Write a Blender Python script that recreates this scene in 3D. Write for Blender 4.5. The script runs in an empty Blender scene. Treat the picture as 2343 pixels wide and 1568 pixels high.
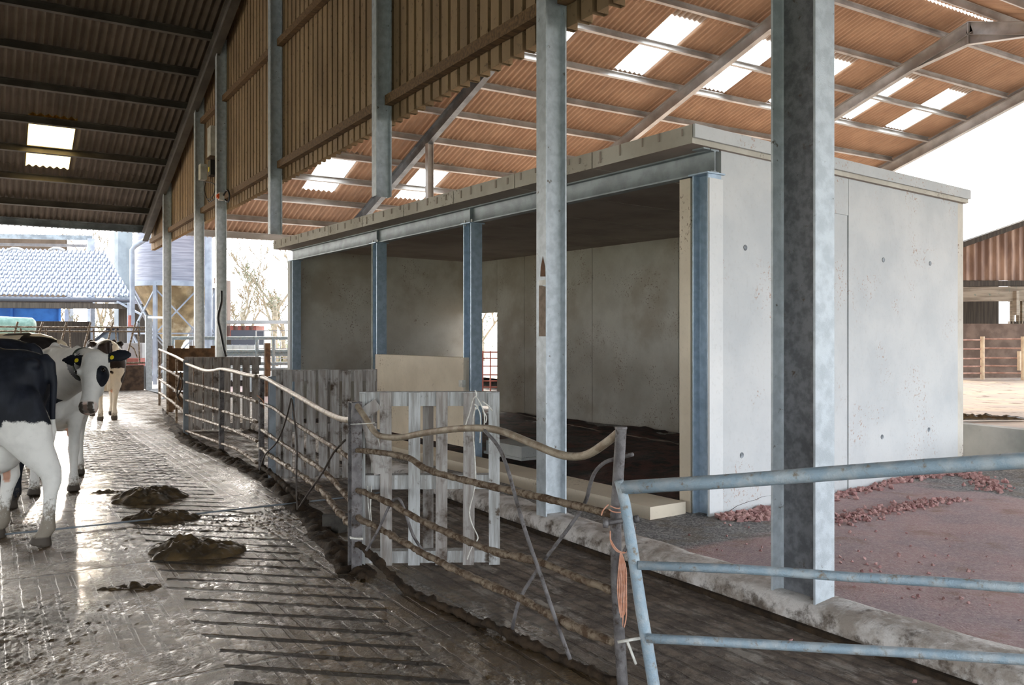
import bpy, bmesh, math, random
from mathutils import Vector, Matrix, noise as mnoise
random.seed(7)
PI = math.pi
SC = bpy.context.scene
COL = SC.collection
# ------------------------------------------------------------------ camera frame: X runs along the purlins, Y along the cladding line
FPX, CX, CY, EYE = 1934.0, 1171.5, 772.0, 1.55
TH = math.atan((CX + 25) / FPX)
FW = (math.sin(TH), math.cos(TH)); RT = (math.cos(TH), -math.sin(TH))
CAM = (-3.83, -5.59)

def ray(px, py):
    u = (px - CX) / FPX; v = (CY - py) / FPX
    return Vector((FW[0] + RT[0] * u, FW[1] + RT[1] * u, v))
def P(px, py, d):
    return Vector((CAM[0], CAM[1], EYE)) + ray(px, py) * d
def G(px, py, z=0.0):
    return P(px, py, (z - EYE) / ray(px, py).z)
def V(px, py, p, q):
    """where the pixel's ray meets the vertical plane through ground points p and q"""
    r = ray(px, py); dx, dy = q[0] - p[0], q[1] - p[1]
    n = (dy, -dx)
    d = (n[0] * (p[0] - CAM[0]) + n[1] * (p[1] - CAM[1])) / (n[0] * r.x + n[1] * r.y)
    return P(px, py, d)
def cam2w(x, z, h=0.0):
    return Vector((CAM[0] + RT[0] * x + FW[0] * z, CAM[1] + RT[1] * x + FW[1] * z, h))

# ------------------------------------------------------------------ mesh builder
class MB:
    def __init__(s): s.v = []; s.f = []; s.m = []; s.mi = 0
    def add(s, vs, fs):
        b = len(s.v); s.v += [Vector(v) for v in vs]
        for f in fs: s.f.append([b + i for i in f]); s.m.append(s.mi)
        return s
    def box(s, c, d, rot=None):
        hx, hy, hz = d[0] / 2, d[1] / 2, d[2] / 2; c = Vector(c)
        vs = [Vector((x, y, z)) for x in (-hx, hx) for y in (-hy, hy) for z in (-hz, hz)]
        if rot is not None: vs = [rot @ v for v in vs]
        return s.add([v + c for v in vs], [(0, 1, 3, 2), (4, 6, 7, 5), (0, 4, 5, 1), (2, 3, 7, 6), (0, 2, 6, 4), (1, 5, 7, 3)])
    def sweep(s, prof, p0, p1, up=(0, 0, 1), closed=True, cap=True):
        """2-D profile (side, up) swept straight from p0 to p1"""
        p0, p1 = Vector(p0), Vector(p1); d = (p1 - p0).normalized(); u = Vector(up)
        sd = d.cross(u).normalized(); u = sd.cross(d).normalized(); n = len(prof)
        vs = [p + sd * x + u * y for p in (p0, p1) for x, y in prof]
        fs = [(i, (i + 1) % n, n + (i + 1) % n, n + i) for i in range(n if closed else n - 1)]
        if closed and cap: fs += [tuple(range(n - 1, -1, -1)), tuple(range(n, 2 * n))]
        return s.add(vs, fs)
    def bar(s, p0, p1, w, h, up=(0, 0, 1)):
        return s.sweep([(-w / 2, -h / 2), (w / 2, -h / 2), (w / 2, h / 2), (-w / 2, h / 2)], p0, p1, up)
    def tube(s, pts, r, n=10, cap=True):
        pts = [Vector(p) for p in pts]; m = len(pts)
        rs = list(r) if isinstance(r, (list, tuple)) else [r] * m
        prev = None; vs = []
        for i, p in enumerate(pts):
            d = (pts[min(i + 1, m - 1)] - pts[max(i - 1, 0)])
            d = d.normalized() if d.length > 1e-9 else Vector((0, 0, 1))
            if prev is None:
                a = Vector((0, 0, 1)) if abs(d.z) < .9 else Vector((1, 0, 0)); x = d.cross(a).normalized()
            else:
                x = (prev - d * prev.dot(d)); x = x.normalized() if x.length > 1e-6 else d.orthogonal().normalized()
            prev = x; y = d.cross(x)
            for k in range(n):
                t = 2 * PI * k / n; vs.append(p + (x * math.cos(t) + y * math.sin(t)) * rs[i])
        fs = [(i * n + k, i * n + (k + 1) % n, (i + 1) * n + (k + 1) % n, (i + 1) * n + k) for i in range(m - 1) for k in range(n)]
        if cap: fs += [tuple(range(n - 1, -1, -1)), tuple(range((m - 1) * n, m * n))]
        return s.add(vs, fs)
    def loft(s, rings, cap=True):
        n = len(rings[0]); vs = [v for r in rings for v in r]; m = len(rings)
        fs = [(i * n + k, i * n + (k + 1) % n, (i + 1) * n + (k + 1) % n, (i + 1) * n + k) for i in range(m - 1) for k in range(n)]
        if cap: fs += [tuple(range(n - 1, -1, -1)), tuple(range((m - 1) * n, m * n))]
        return s.add(vs, fs)
    def lathe(s, c, prof, n=32):
        c = Vector(c); rings = [[c + Vector((r * math.cos(2 * PI * k / n), r * math.sin(2 * PI * k / n), z)) for k in range(n)] for r, z in prof]
        return s.loft(rings)
    def ball(s, c, r, nu=14, nv=8, sc=(1, 1, 1), rot=None):
        c = Vector(c); rings = []
        for i in range(nv + 1):
            t = PI * (i / nv); t = min(max(t, .02), PI - .02); row = []
            for k in range(nu):
                q = Vector((math.sin(t) * math.cos(2 * PI * k / nu) * r * sc[0], math.sin(t) * math.sin(2 * PI * k / nu) * r * sc[1], -math.cos(t) * r * sc[2]))
                row.append(c + (rot @ q if rot is not None else q))
            rings.append(row)
        return s.loft(rings)
    def grid(s, f, nu, nv):
        vs = [f(i / nu, j / nv) for j in range(nv + 1) for i in range(nu + 1)]; w = nu + 1
        return s.add(vs, [(j * w + i, j * w + i + 1, (j + 1) * w + i + 1, (j + 1) * w + i) for j in range(nv) for i in range(nu)])
    def sheet(s, prof, p0, e_u, e_v, th=.006):
        """profile list of (u, w): sheet swept along e_v from p0, u along e_u, w along the normal; given thickness th"""
        p0, eu, ev = Vector(p0), Vector(e_u).normalized(), Vector(e_v); nn = eu.cross(ev).normalized(); n = len(prof)
        vs = []
        for off in (0, th):
            for q in (Vector(), ev):
                vs += [p0 + q + eu * u + nn * (w + off) for u, w in prof]
        fs = []
        for i in range(n - 1):
            fs += [(i, i + 1, n + i + 1, n + i), (2 * n + i, 3 * n + i, 3 * n + i + 1, 2 * n + i + 1),
                   (i, 2 * n + i, 2 * n + i + 1, i + 1), (n + i, n + i + 1, 3 * n + i + 1, 3 * n + i)]
        fs += [(0, n, 3 * n, 2 * n), (n - 1, 3 * n - 1, 4 * n - 1, 2 * n - 1)]
        return s.add(vs, fs)

WM = {}
def thing(name, label, cat, loc=(0, 0, 0), rotz=0, group=None):
    o = bpy.data.objects.new(name, None); COL.objects.link(o); o.empty_display_size = .2
    o.location = loc; o.rotation_euler = (0, 0, rotz); o['label'] = label; o['category'] = cat
    if group: o['group'] = group
    WM[o.name] = Matrix.Translation(Vector(loc)) @ Matrix.Rotation(rotz, 4, 'Z')
    return o
def mesh_of(mb, name, mats, inv=None, smooth=None):
    me = bpy.data.meshes.new(name)
    vs = [inv @ v for v in mb.v] if inv is not None else mb.v
    me.from_pydata([tuple(v) for v in vs], [], mb.f)
    for m in (mats if isinstance(mats, (list, tuple)) else [mats]): me.materials.append(m)
    if any(mb.m): me.polygons.foreach_set('material_index', mb.m)
    bm = bmesh.new(); bm.from_mesh(me); bmesh.ops.recalc_face_normals(bm, faces=bm.faces); bm.to_mesh(me); bm.free()
    if smooth is not None:
        me.shade_smooth()
        if smooth < 179: me.set_sharp_from_angle(angle=math.radians(smooth))
    return me
def part(mb, name, mats, parent, label=None, smooth=None, local=False, kind=None):
    """mesh child; vertices given in world space unless local"""
    inv = None if local else WM[parent.name].inverted()
    o = bpy.data.objects.new(name, mesh_of(mb, name, mats, inv, smooth)); COL.objects.link(o); o.parent = parent
    WM[o.name] = WM[parent.name]
    if label: o['label'] = label
    if kind: o['kind'] = kind
    return o
def solo(mb, name, mats, label, cat, loc=None, group=None, kind=None, smooth=None):
    if loc is None:
        xs = [v.x for v in mb.v]; ys = [v.y for v in mb.v]; zs = [v.z for v in mb.v]
        loc = ((min(xs) + max(xs)) / 2, (min(ys) + max(ys)) / 2, min(zs))
    o = bpy.data.objects.new(name, mesh_of(mb, name, mats, Matrix.Translation(Vector(loc)).inverted(), smooth)); COL.objects.link(o)
    o.location = loc; o['label'] = label; o['category'] = cat; WM[o.name] = Matrix.Translation(Vector(loc))
    if group: o['group'] = group
    if kind: o['kind'] = kind
    return o
def struct(mb, name, mats, label=None, smooth=None, cat=None):
    o = bpy.data.objects.new(name, mesh_of(mb, name, mats, None, smooth)); COL.objects.link(o); o['kind'] = 'structure'
    WM[o.name] = Matrix.Identity(4)
    if label: o['label'] = label
    o['category'] = cat or name.split('_')[0]
    return o
def copy_tree(o, parent=None):
    c = o.copy(); COL.objects.link(c); c.parent = parent
    for ch in list(o.children): copy_tree(ch, c)
    return c

# ------------------------------------------------------------------ materials
class NT:
    def __init__(s, name):
        s.m = bpy.data.materials.new(name); s.m.use_nodes = True; s.t = s.m.node_tree; s.b = s.t.nodes['Principled BSDF']
        s._pos = None
    def n(s, typ, **kw):
        nd = s.t.nodes.new(typ)
        for k, v in kw.items():
            if k in ('operation', 'blend_type', 'data_type', 'wave_type', 'feature', 'attribute_name', 'bands_direction', 'noise_dimensions', 'interpolation_type', 'distance'): setattr(nd, k, v)
        return nd
    def link(s, a, b): s.t.links.new(a, b)
    def val(s, sock, v):
        if hasattr(v, 'is_output'): s.link(v, sock)
        elif isinstance(v, (tuple, list)): sock.default_value = tuple(v) + ((1,) if len(v) == 3 and len(sock.default_value) == 4 else ())
        else: sock.default_value = v
    def pos(s, world=True):
        if world:
            if s._pos is None: s._pos = s.n('ShaderNodeNewGeometry').outputs['Position']
            return s._pos
        return s.n('ShaderNodeTexCoord').outputs['Object']
    def xyz(s, v):
        x = s.n('ShaderNodeSeparateXYZ'); s.link(v, x.inputs[0]); return x.outputs
    def math(s, op, a, b=None, c=None, clamp=False):
        nd = s.n('ShaderNodeMath', operation=op); nd.use_clamp = clamp; s.val(nd.inputs[0], a)
        if b is not None: s.val(nd.inputs[1], b)
        if c is not None: s.val(nd.inputs[2], c)
        return nd.outputs[0]
    def noise(s, vec, scale, detail=4, rough=.55, stretch=None):
        if stretch:
            mp = s.n('ShaderNodeMapping'); s.link(vec, mp.inputs['Vector']); mp.inputs['Scale'].default_value = stretch; vec = mp.outputs[0]
        nd = s.n('ShaderNodeTexNoise'); s.link(vec, nd.inputs['Vector'])
        nd.inputs['Scale'].default_value = scale; nd.inputs['Detail'].default_value = detail; nd.inputs['Roughness'].default_value = rough
        return nd.outputs[0]
    def voro(s, vec, scale, feature='F1', out='Distance'):
        nd = s.n('ShaderNodeTexVoronoi', feature=feature); s.link(vec, nd.inputs['Vector']); nd.inputs['Scale'].default_value = scale
        return nd.outputs[out]
    def ramp(s, fac, lo, hi):
        nd = s.n('ShaderNodeMapRange', interpolation_type='SMOOTHSTEP'); s.val(nd.inputs[0], fac)
        nd.inputs[1].default_value = lo; nd.inputs[2].default_value = hi
        return nd.outputs[0]
    def mix(s, fac, a, b, mode='MIX'):
        nd = s.n('ShaderNodeMix', data_type='RGBA', blend_type=mode); s.val(nd.inputs[0], fac); s.val(nd.inputs[6], a); s.val(nd.inputs[7], b)
        return nd.outputs[2]
    def bump(s, h, strength=.3, dist=.01, normal=None):
        nd = s.n('ShaderNodeBump'); s.link(h, nd.inputs['Height']); nd.inputs['Strength'].default_value = strength; nd.inputs['Distance'].default_value = dist
        if normal is not None: s.link(normal, nd.inputs['Normal'])
        s.link(nd.outputs[0], s.b.inputs['Normal']); return nd.outputs[0]
    def set(s, color=None, rough=None, metal=None, spec=None):
        if color is not None: s.val(s.b.inputs['Base Color'], color)
        if rough is not None: s.val(s.b.inputs['Roughness'], rough)
        if metal is not None: s.val(s.b.inputs['Metallic'], metal)
        if spec is not None: s.val(s.b.inputs['Specular IOR Level'], spec)
        return s.m

def simple(name, c1, c2=None, scale=6, rough=.7, metal=0, bump=0, bscale=40, stretch=None, lo=.35, hi=.65, dirt=None, dscale=9, dlo=.55, dhi=.68, spec=None):
    t = NT(name); p = t.pos()
    col = c1
    if c2: col = t.mix(t.ramp(t.noise(p, scale, stretch=stretch), lo, hi), c1, c2)
    if dirt: col = t.mix(t.ramp(t.noise(p, dscale, 6, .65), dlo, dhi), col, dirt)
    if bump: t.bump(t.noise(p, bscale, 5, stretch=stretch), bump)
    return t.set(col, rough, metal, spec)
def S(r, g, b):
    f = lambda c: (c / 255 / 12.92) if c / 255 <= .04045 else ((c / 255 + .055) / 1.055) ** 2.4
    return (f(r), f(g), f(b))
M = {}
M['steel'] = simple('steel_grey', S(128, 136, 142), S(98, 104, 110), 3, .45, .25, .15, 60, dirt=S(88, 74, 60), dscale=7, dlo=.6, dhi=.75)
M['steel_col'] = simple('steel_column_galvanised', S(192, 200, 206), S(172, 180, 186), 14, .5, .15, .25, 140, dirt=S(92, 80, 66), dscale=13, dlo=.64, dhi=.72)
M['purlin'] = simple('purlin_galvanised', S(186, 184, 182), S(158, 154, 150), 2, .4, .3, .05, 40)
M['purlin_dark'] = simple('purlin_dark_tone', S(96, 90, 82), S(74, 68, 62), 2, .6, .1, .05, 40)  # darker, browner tone for the left-bay purlins and rafter
M['steel_shade'] = simple('steel_web_shaded', S(122, 124, 128), S(92, 94, 98), 18, .65, .05, .4, 160, dirt=S(78, 66, 54), dscale=10, dlo=.6, dhi=.7)  # shade baked into the web colour, plus dirt specks
M['shed_steel'] = simple('shed_steel_blue_grey', S(172, 192, 210), S(152, 172, 190), 14, .42, .3, .1, 80)
M['shed_beam'] = simple('shed_beam_steel', S(152, 162, 166), S(130, 138, 142), 5, .5, .25, .1, 60)
M['wood_rail'] = simple('timber_rail', S(128, 98, 64), S(92, 70, 46), 8, .85, 0, .3, 30, (.3, 4, 4))
M['pallet'] = simple('weathered_pallet_wood', S(172, 168, 164), S(140, 132, 126), 7, .85, 0, .35, 30, (5, 5, .5), dirt=S(70, 54, 40), dscale=5, dlo=.52, dhi=.7)
M['pallet_pale'] = simple('pale_pallet_wood', S(188, 190, 190), S(150, 148, 144), 7, .85, 0, .35, 30, (5, 5, .5), dirt=S(86, 74, 62), dscale=9, dlo=.58, dhi=.7)
M['mudwood'] = simple('muddy_board', S(110, 84, 60), S(74, 54, 36), 6, .85, 0, .4, 20)
M['rope_white'] = simple('white_twine', S(226, 224, 216), S(190, 186, 176), 30, .9)
M['rope_orange'] = simple('orange_twine', S(222, 170, 146), S(206, 146, 118), 40, .9)
M['wire'] = simple('dark_wire', S(84, 74, 66), S(58, 50, 44), 20, .7)
M['rust'] = simple('rust', S(112, 80, 58), S(92, 64, 46), 20, .9)
M['rust_pale'] = simple('rust_pale', S(142, 124, 108), S(120, 104, 90), 18, .85)
M['black'] = simple('black_plastic', S(22, 22, 24), rough=.5)
M['white_plastic'] = simple('white_plastic', S(206, 206, 200), S(180, 178, 168), 8, .5)
M['orange_plastic'] = simple('orange_plastic', S(226, 92, 30), rough=.4)
M['yellow_plastic'] = simple('yellow_tag_plastic', S(236, 214, 40), rough=.45)
M['rubber'] = simple('rubber_mud', S(70, 66, 60), S(48, 44, 40), 12, .9, 0, .4, 30)

def rail_mat(name, c, c2, mud, lo, hi):
    t = NT(name); p = t.pos()
    col = t.mix(t.ramp(t.noise(p, 14, 4), .4, .65), c, c2)
    m = t.ramp(t.noise(p, 22, 6, .7), lo, hi)
    col = t.mix(m, col, mud); t.bump(t.noise(p, 60, 6, .7), .6, .01)
    t.set(col, t.mix(m, (.38,) * 3, (.9,) * 3), .15)
    return t.m
M['rail_mud'] = rail_mat('gate_rail_muddy', S(142, 126, 106), S(112, 94, 76), S(86, 66, 48), .44, .62)
M['rail_clean'] = rail_mat('gate_rail_polished', S(166, 152, 132), S(134, 116, 96), S(96, 76, 58), .58, .74)
M['rail_blue'] = rail_mat('gate_rail_galvanised', S(148, 168, 182), S(176, 186, 192), S(140, 130, 114), .54, .7)
M['post_dark'] = rail_mat('post_muddy_steel', S(118, 114, 114), S(88, 84, 84), S(62, 50, 40), .5, .7)

def concrete(name, c, c2, speck=None, panel=0, dark=None, seed=0):
    t = NT(name); p = t.pos()
    mp = t.n('ShaderNodeMapping'); t.link(p, mp.inputs[0]); mp.inputs['Location'].default_value = (seed, seed * .7, 0); p = mp.outputs[0]
    col = t.mix(t.ramp(t.noise(p, 1.1, 5, .6), .35, .68), c, c2)
    col = t.mix(t.math('MULTIPLY', t.ramp(t.noise(p, 30, 3), .55, .7), .1), col, S(150, 146, 138))
    if dark: col = t.mix(t.math('MULTIPLY', t.ramp(t.noise(p, .9, 5, .6), .45, .7), .8), col, dark)
    if speck:   # reddish hoof-splash flecks gathered in loose patches
        patch = t.ramp(t.noise(p, 1.7, 3), .52, .62); fl = t.ramp(t.noise(p, 34, 3, .6), .58, .66)
        col = t.mix(t.math('MULTIPLY', patch, t.math('MULTIPLY', fl, .75)), col, speck)
    t.bump(t.noise(p, 26, 5), .12, .004)
    t.set(col, .82); return t.m
M['conc_wall'] = concrete('precast_concrete_pale', S(208, 211, 212), S(192, 197, 200), S(168, 138, 120))
M['conc_strip'] = concrete('precast_concrete_smooth', S(228, 230, 230), S(214, 218, 220))
M['conc_in'] = concrete('precast_concrete_inner', S(222, 219, 210), S(202, 198, 188), S(116, 82, 58), dark=S(180, 170, 154), seed=3)
M['conc_low'] = concrete('precast_concrete_cream', S(226, 214, 194), S(208, 196, 176), S(120, 92, 66), seed=7)
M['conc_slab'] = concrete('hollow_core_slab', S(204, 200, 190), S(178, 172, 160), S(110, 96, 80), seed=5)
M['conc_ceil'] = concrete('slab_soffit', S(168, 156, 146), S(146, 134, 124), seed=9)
M['conc_yard'] = concrete('old_yard_concrete', S(176, 178, 176), S(140, 144, 142), S(96, 90, 80), seed=11)

def kerb_mat():
    t = NT('kerb_concrete_stained'); p = t.pos()
    col = t.mix(t.ramp(t.noise(p, 5, 6, .65), .4, .62), S(214, 209, 204), S(160, 150, 140))
    x, y, z = t.xyz(p)
    m = t.ramp(t.math('ADD', t.noise(p, 9, 6, .7), t.math('MULTIPLY', z, -1.2)), .36, .56)
    col = t.mix(t.math('MULTIPLY', m, .85), col, S(72, 58, 44))
    t.bump(t.noise(p, 24, 6, .6), .6, .02); t.set(col, .85); return t.m
M['kerb'] = kerb_mat()

def floor_mat():
    """wet brushed slurry over grooved concrete; grooves along Y everywhere, a band of diagonal ones beside the fence"""
    t = NT('wet_grooved_concrete'); p = t.pos(); x, y, z = t.xyz(p)
    wob = t.math('MULTIPLY', t.math('SUBTRACT', t.noise(p, 5, 4), .5), .03)
    def groove(coord, pitch, half):
        fr = t.math('ABSOLUTE', t.math('SUBTRACT', t.math('FRACT', t.math('DIVIDE', t.math('ADD', coord, wob), pitch)), .5))
        return t.math('SUBTRACT', 1, t.ramp(fr, half, half * 2.0))
    gl = groove(x, .098, .075)
    dg = t.math('ADD', t.math('MULTIPLY', x, .656), t.math('MULTIPLY', y, .755))
    gd = groove(dg, .183, .075)
    wx = t.math('ADD', x, t.math('MULTIPLY', t.math('SUBTRACT', t.noise(p, 1.3, 3), .5), .5))
    band = t.math('MULTIPLY', t.math('GREATER_THAN', wx, -2.86), t.math('LESS_THAN', wx, -1.93))
    far = t.math('GREATER_THAN', y, 4.2)
    dg2 = t.math('ADD', t.math('MULTIPLY', x, -.62), t.math('MULTIPLY', y, .78))
    gd2 = t.math('MULTIPLY', groove(dg2, .183, .06), t.math('MULTIPLY', far, t.math('LESS_THAN', wx, -1.93)))
    gd = t.math('MAXIMUM', t.math('MULTIPLY', gd, band), gd2)
    worn = t.ramp(t.noise(p, .8, 4), .34, .5)
    gl = t.math('MULTIPLY', gl, t.math('MAXIMUM', t.math('GREATER_THAN', wx, -2.2), t.math('MULTIPLY', worn, .8)))
    # expansion joints across, every 2.9 m
    jt = t.math('ABSOLUTE', t.math('SUBTRACT', t.math('FRACT', t.math('DIVIDE', t.math('ADD', y, .42), 2.2)), .5))
    jt = t.math('SUBTRACT', 1, t.ramp(jt, .004, .009))
    race = t.ramp(t.math('ADD', wx, t.math('MULTIPLY', t.noise(p, 4, 4), .35)), -1.42, -1.02)      # thick dry muck inside the race
    n1 = t.noise(p, 2.2, 6, .6)
    col = t.mix(t.ramp(n1, .36, .62), S(70, 55, 36), S(106, 86, 58))
    col = t.mix(t.math('MULTIPLY', t.ramp(t.noise(p, 26, 5, .7), .5, .68), .55), col, S(58, 46, 32))
    col = t.mix(t.math('MULTIPLY', gd, .85), col, S(34, 27, 19))
    col = t.mix(t.math('MULTIPLY', jt, .7), col, S(40, 33, 26))
    mud = t.mix(t.ramp(t.noise(p, 7, 6, .7), .4, .64), S(84, 72, 62), S(128, 114, 100))
    mud = t.mix(t.math('MULTIPLY', t.ramp(t.noise(p, 3, 7, .75, (1.6, .7, 1)), .52, .62), .8), mud, S(164, 156, 146))
    col = t.mix(race, col, mud)
    wet = t.noise(p, 3, 5, .6)
    rough = t.math('ADD', t.math('MULTIPLY', t.ramp(wet, .40, .60), .34), .06)
    rough = t.math('ADD', rough, t.math('MULTIPLY', gd, .35))
    rough = t.math('ADD', rough, t.math('MULTIPLY', race, .42))
    h = t.math('ADD', t.math('MULTIPLY', t.noise(p, 38, 6, .75), .8), t.math('MULTIPLY', t.noise(p, 110, 3, .7), .4))
    h = t.math('ADD', h, t.math('MULTIPLY', t.noise(p, 9, 4, .6), .8))
    h = t.math('SUBTRACT', h, t.math('MULTIPLY', gl, .6))
    h = t.math('SUBTRACT', h, t.math('MULTIPLY', gd, 1.3))
    h = t.math('SUBTRACT', h, t.math('MULTIPLY', jt, .6))
    h = t.math('ADD', h, t.math('MULTIPLY', t.math('MULTIPLY', race, t.noise(p, 14, 6, .7)), 1.6))
    bn = t.bump(h, .8, .016); t.link(bn, t.b.inputs['Coat Normal'])
    t.b.inputs['Coat Roughness'].default_value = .11
    t.val(t.b.inputs['Coat Weight'], t.math('MULTIPLY', t.math('MULTIPLY', t.math('SUBTRACT', 1, race), t.math('SUBTRACT', 1, gd)), .7))
    col = t.mix(t.math('MULTIPLY', gl, .45), col, S(46, 37, 27))
    t.set(col, rough, 0, .6); return t.m
M['floor'] = floor_mat()

def gravel_mat():
    """red crushed stone with a grey chipping path along the new shed"""
    t = NT('gravel_red_and_grey'); p = t.pos(); x, y, z = t.xyz(p)
    c = t.n('ShaderNodeTexVoronoi'); t.link(p, c.inputs['Vector']); c.inputs['Scale'].default_value = 62
    cell = t.xyz(c.outputs['Color'])[0]
    red = t.mix(t.ramp(t.noise(p, 1.6, 5, .6), .38, .62), S(186, 156, 154), S(170, 150, 152))
    red = t.mix(t.math('MULTIPLY', t.ramp(cell, .3, 1.0), .5), red, S(208, 188, 184))
    red = t.mix(t.math('MULTIPLY', t.ramp(t.noise(p, 2.3, 5, .65), .55, .68), .5), red, S(150, 118, 90))
    red = t.mix(t.math('MULTIPLY', t.ramp(t.noise(p, 40, 3), .64, .72), .6), red, S(196, 184, 180))
    grey = t.mix(t.ramp(cell, .2, .95), S(116, 115, 116), S(172, 170, 168))
    grey = t.mix(t.math('MULTIPLY', t.ramp(t.noise(p, 3, 4), .5, .65), .5), grey, S(128, 116, 98))
    edge = t.math('ADD', y, t.math('MULTIPLY', t.math('SUBTRACT', t.noise(p, 1.5, 5, .6), .5), 1.0))
    inx = t.ramp(t.math('ADD', x, t.math('MULTIPLY', t.noise(p, 2, 4), .4)), 1.95, 1.75)
    far = t.ramp(t.math('ADD', x, t.noise(p, 2, 4)), 4.75, 5.1)
    m = t.math('MAXIMUM', t.math('MULTIPLY', t.ramp(edge, -1.22, -1.02), inx), far)
    col = t.mix(m, red, grey)
    h = t.math('ADD', t.math('MULTIPLY', c.outputs['Distance'], -.7), t.math('MULTIPLY', t.noise(p, 16, 8, .8), 2.2))
    t.bump(h, .7, .018); t.set(col, .88); return t.m
M['gravel'] = gravel_mat()
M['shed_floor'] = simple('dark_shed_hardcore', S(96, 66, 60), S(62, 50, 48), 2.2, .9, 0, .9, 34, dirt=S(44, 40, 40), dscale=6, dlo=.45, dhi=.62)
M['red_stone'] = simple('red_rubble', S(160, 118, 116), S(188, 152, 146), 16, .9, 0, .4, 60)
M['dung'] = simple('fresh_manure', S(84, 68, 44), S(52, 41, 26), 9, .4, 0, .6, 30, spec=.5)
M['mud'] = simple('slurry_mud', S(66, 53, 40), S(42, 34, 26), 12, .85, 0, .8, 40, spec=.2)
M['mud_wall'] = simple('muck_caked_wall', S(92, 74, 60), S(62, 48, 38), 7, .9, 0, .6, 30)
M['yard_warm'] = simple('sunlit_yard', S(206, 186, 164), S(180, 166, 158), 1.2, .7, 0, .4, 12, dirt=S(120, 98, 82), dscale=2.5, dlo=.54, dhi=.66)

def roof_mat(name, c, c2, line):
    t = NT(name); p = t.pos(); x, y, z = t.xyz(p)
    col = t.mix(t.ramp(t.noise(p, 1.3, 5, .6), .35, .65), c, c2)
    col = t.mix(t.math('MULTIPLY', t.ramp(t.noise(p, 6, 5, .6, (3, .25, .25)), .5, .7), .4), col, line)
    t.set(col, .85); return t.m
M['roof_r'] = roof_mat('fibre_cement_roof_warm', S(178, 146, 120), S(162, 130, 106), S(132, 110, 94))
M['roof_l'] = roof_mat('fibre_cement_roof_shaded', S(104, 92, 82), S(86, 76, 66), S(70, 62, 54))  # same sheets as the right roof, with the left bay's shade in the colour
M['clad'] = simple('box_profile_cladding_fawn', S(160, 134, 102), S(138, 114, 86), 2, .85, 0, .25, 90, (1, 1, .4), dirt=S(104, 84, 62), dscale=16, dlo=.55, dhi=.72)

def skylight_mat(name, tint, clear=.55):
    m = bpy.data.materials.new(name); m.use_nodes = True; t = m.node_tree; t.nodes.clear()
    o = t.nodes.new('ShaderNodeOutputMaterial'); tr = t.nodes.new('ShaderNodeBsdfTranslucent'); tp = t.nodes.new('ShaderNodeBsdfTransparent'); mx = t.nodes.new('ShaderNodeMixShader')
    tr.inputs[0].default_value = tint + (1,); tp.inputs[0].default_value = tint + (1,); mx.inputs[0].default_value = clear
    t.links.new(tr.outputs[0], mx.inputs[1]); t.links.new(tp.outputs[0], mx.inputs[2]); t.links.new(mx.outputs[0], o.inputs[0]); return m
M['sky_r'] = skylight_mat('translucent_sheet_clear', (.93, .95, .96))
M['sky_l'] = skylight_mat('translucent_sheet_sun_tint', (.95, .82, .52), .25)  # gold of the sun behind the left sheets put into their tint

# ------------------------------------------------------------------ barn frame
RIDGE, K, EAVE_A, EAVE_Z = 5.84, .32, 20.2, 4.5
def rz(a):                        # underside line of the purlins
    return EAVE_Z + K * (EAVE_A - a) if a > RIDGE else EAVE_Z + K * (EAVE_A - RIDGE) - K * (RIDGE - a)
SL = Vector((0, 1, -K)).normalized(); NRM = Vector((0, K, 1)).normalized()
def I_prof(depth, width, tf=.014, tw=.010, rt=.015):
    d, w = depth / 2, width / 2; a = tw / 2
    q = [(a, d - tf - rt), (a + rt * .3, d - tf - rt * .3), (a + rt, d - tf), (w, d - tf), (w, d)]
    r = q + [(-x, y) for x, y in reversed(q)]
    return r + [(-x, -y) for x, y in r]
def column(name, x, y, z0, z1, depth, width, along, label, group, mat='steel_col', plate=True, cat='column'):
    mb = MB(); mb.sweep(I_prof(depth, width), (x, y, z0), (x, y, z1), up=along)
    if plate: mb.box((x, y, z0 + .008), (width + .08, depth + .06, .016) if along[1] else (depth + .06, width + .08, .016))
    return solo(mb, name, M[mat], label, cat, (x, y, z0), group, smooth=30)
GC = 'steel columns along the partition line'
column('steel_column', -.02, -2.47, 0, rz(-2.47), .30, .155, (0, 1, 0), 'large steel column nearest the camera, standing in the kerb in front of the pale concrete wall', GC)
column('steel_column', 0, 0, 0, rz(0), .20, .135, (1, 0, 0), 'steel column with a brown rust mark, standing in the kerb left of the big near column', GC)
# web of the big near column: shade painted as darker, dirt-specked steel
def shade_web(o):
    me = o.data; me.materials.append(M['steel_shade'])
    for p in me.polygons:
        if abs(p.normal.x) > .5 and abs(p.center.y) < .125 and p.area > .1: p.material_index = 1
shade_web(bpy.data.objects['steel_column'])
GH = 'cut-off columns hanging below the cladding'
column('hanging_column', 0, 3.44, 3.16, rz(3.44), .19, .13, (1, 0, 0), 'cut-off steel post hanging under the cladding, nearer and larger of the two', GH, plate=False)
column('hanging_column', 0, 7.69, 3.17, rz(7.69), .19, .13, (1, 0, 0), 'cut-off steel post hanging under the cladding, further and thinner of the two', GH, plate=False)
for y, lb in ((11.35, 'far steel column carrying the orange isolator switch and a black cable'), (13.35, 'far steel column between the switch column and the silo, muddy at its foot'), (17.2, 'slim steel column in front of the silo, last before the feed barrier')):
    column('steel_column', 0, y, 0, rz(y), .19, .13, (1, 0, 0), lb, GC)
def on_flange(px, py): r = ray(px, py); return P(px, py, (-.1012 - CAM[0]) / r.x)
c2 = bpy.data.objects['steel_column.001']
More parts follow.
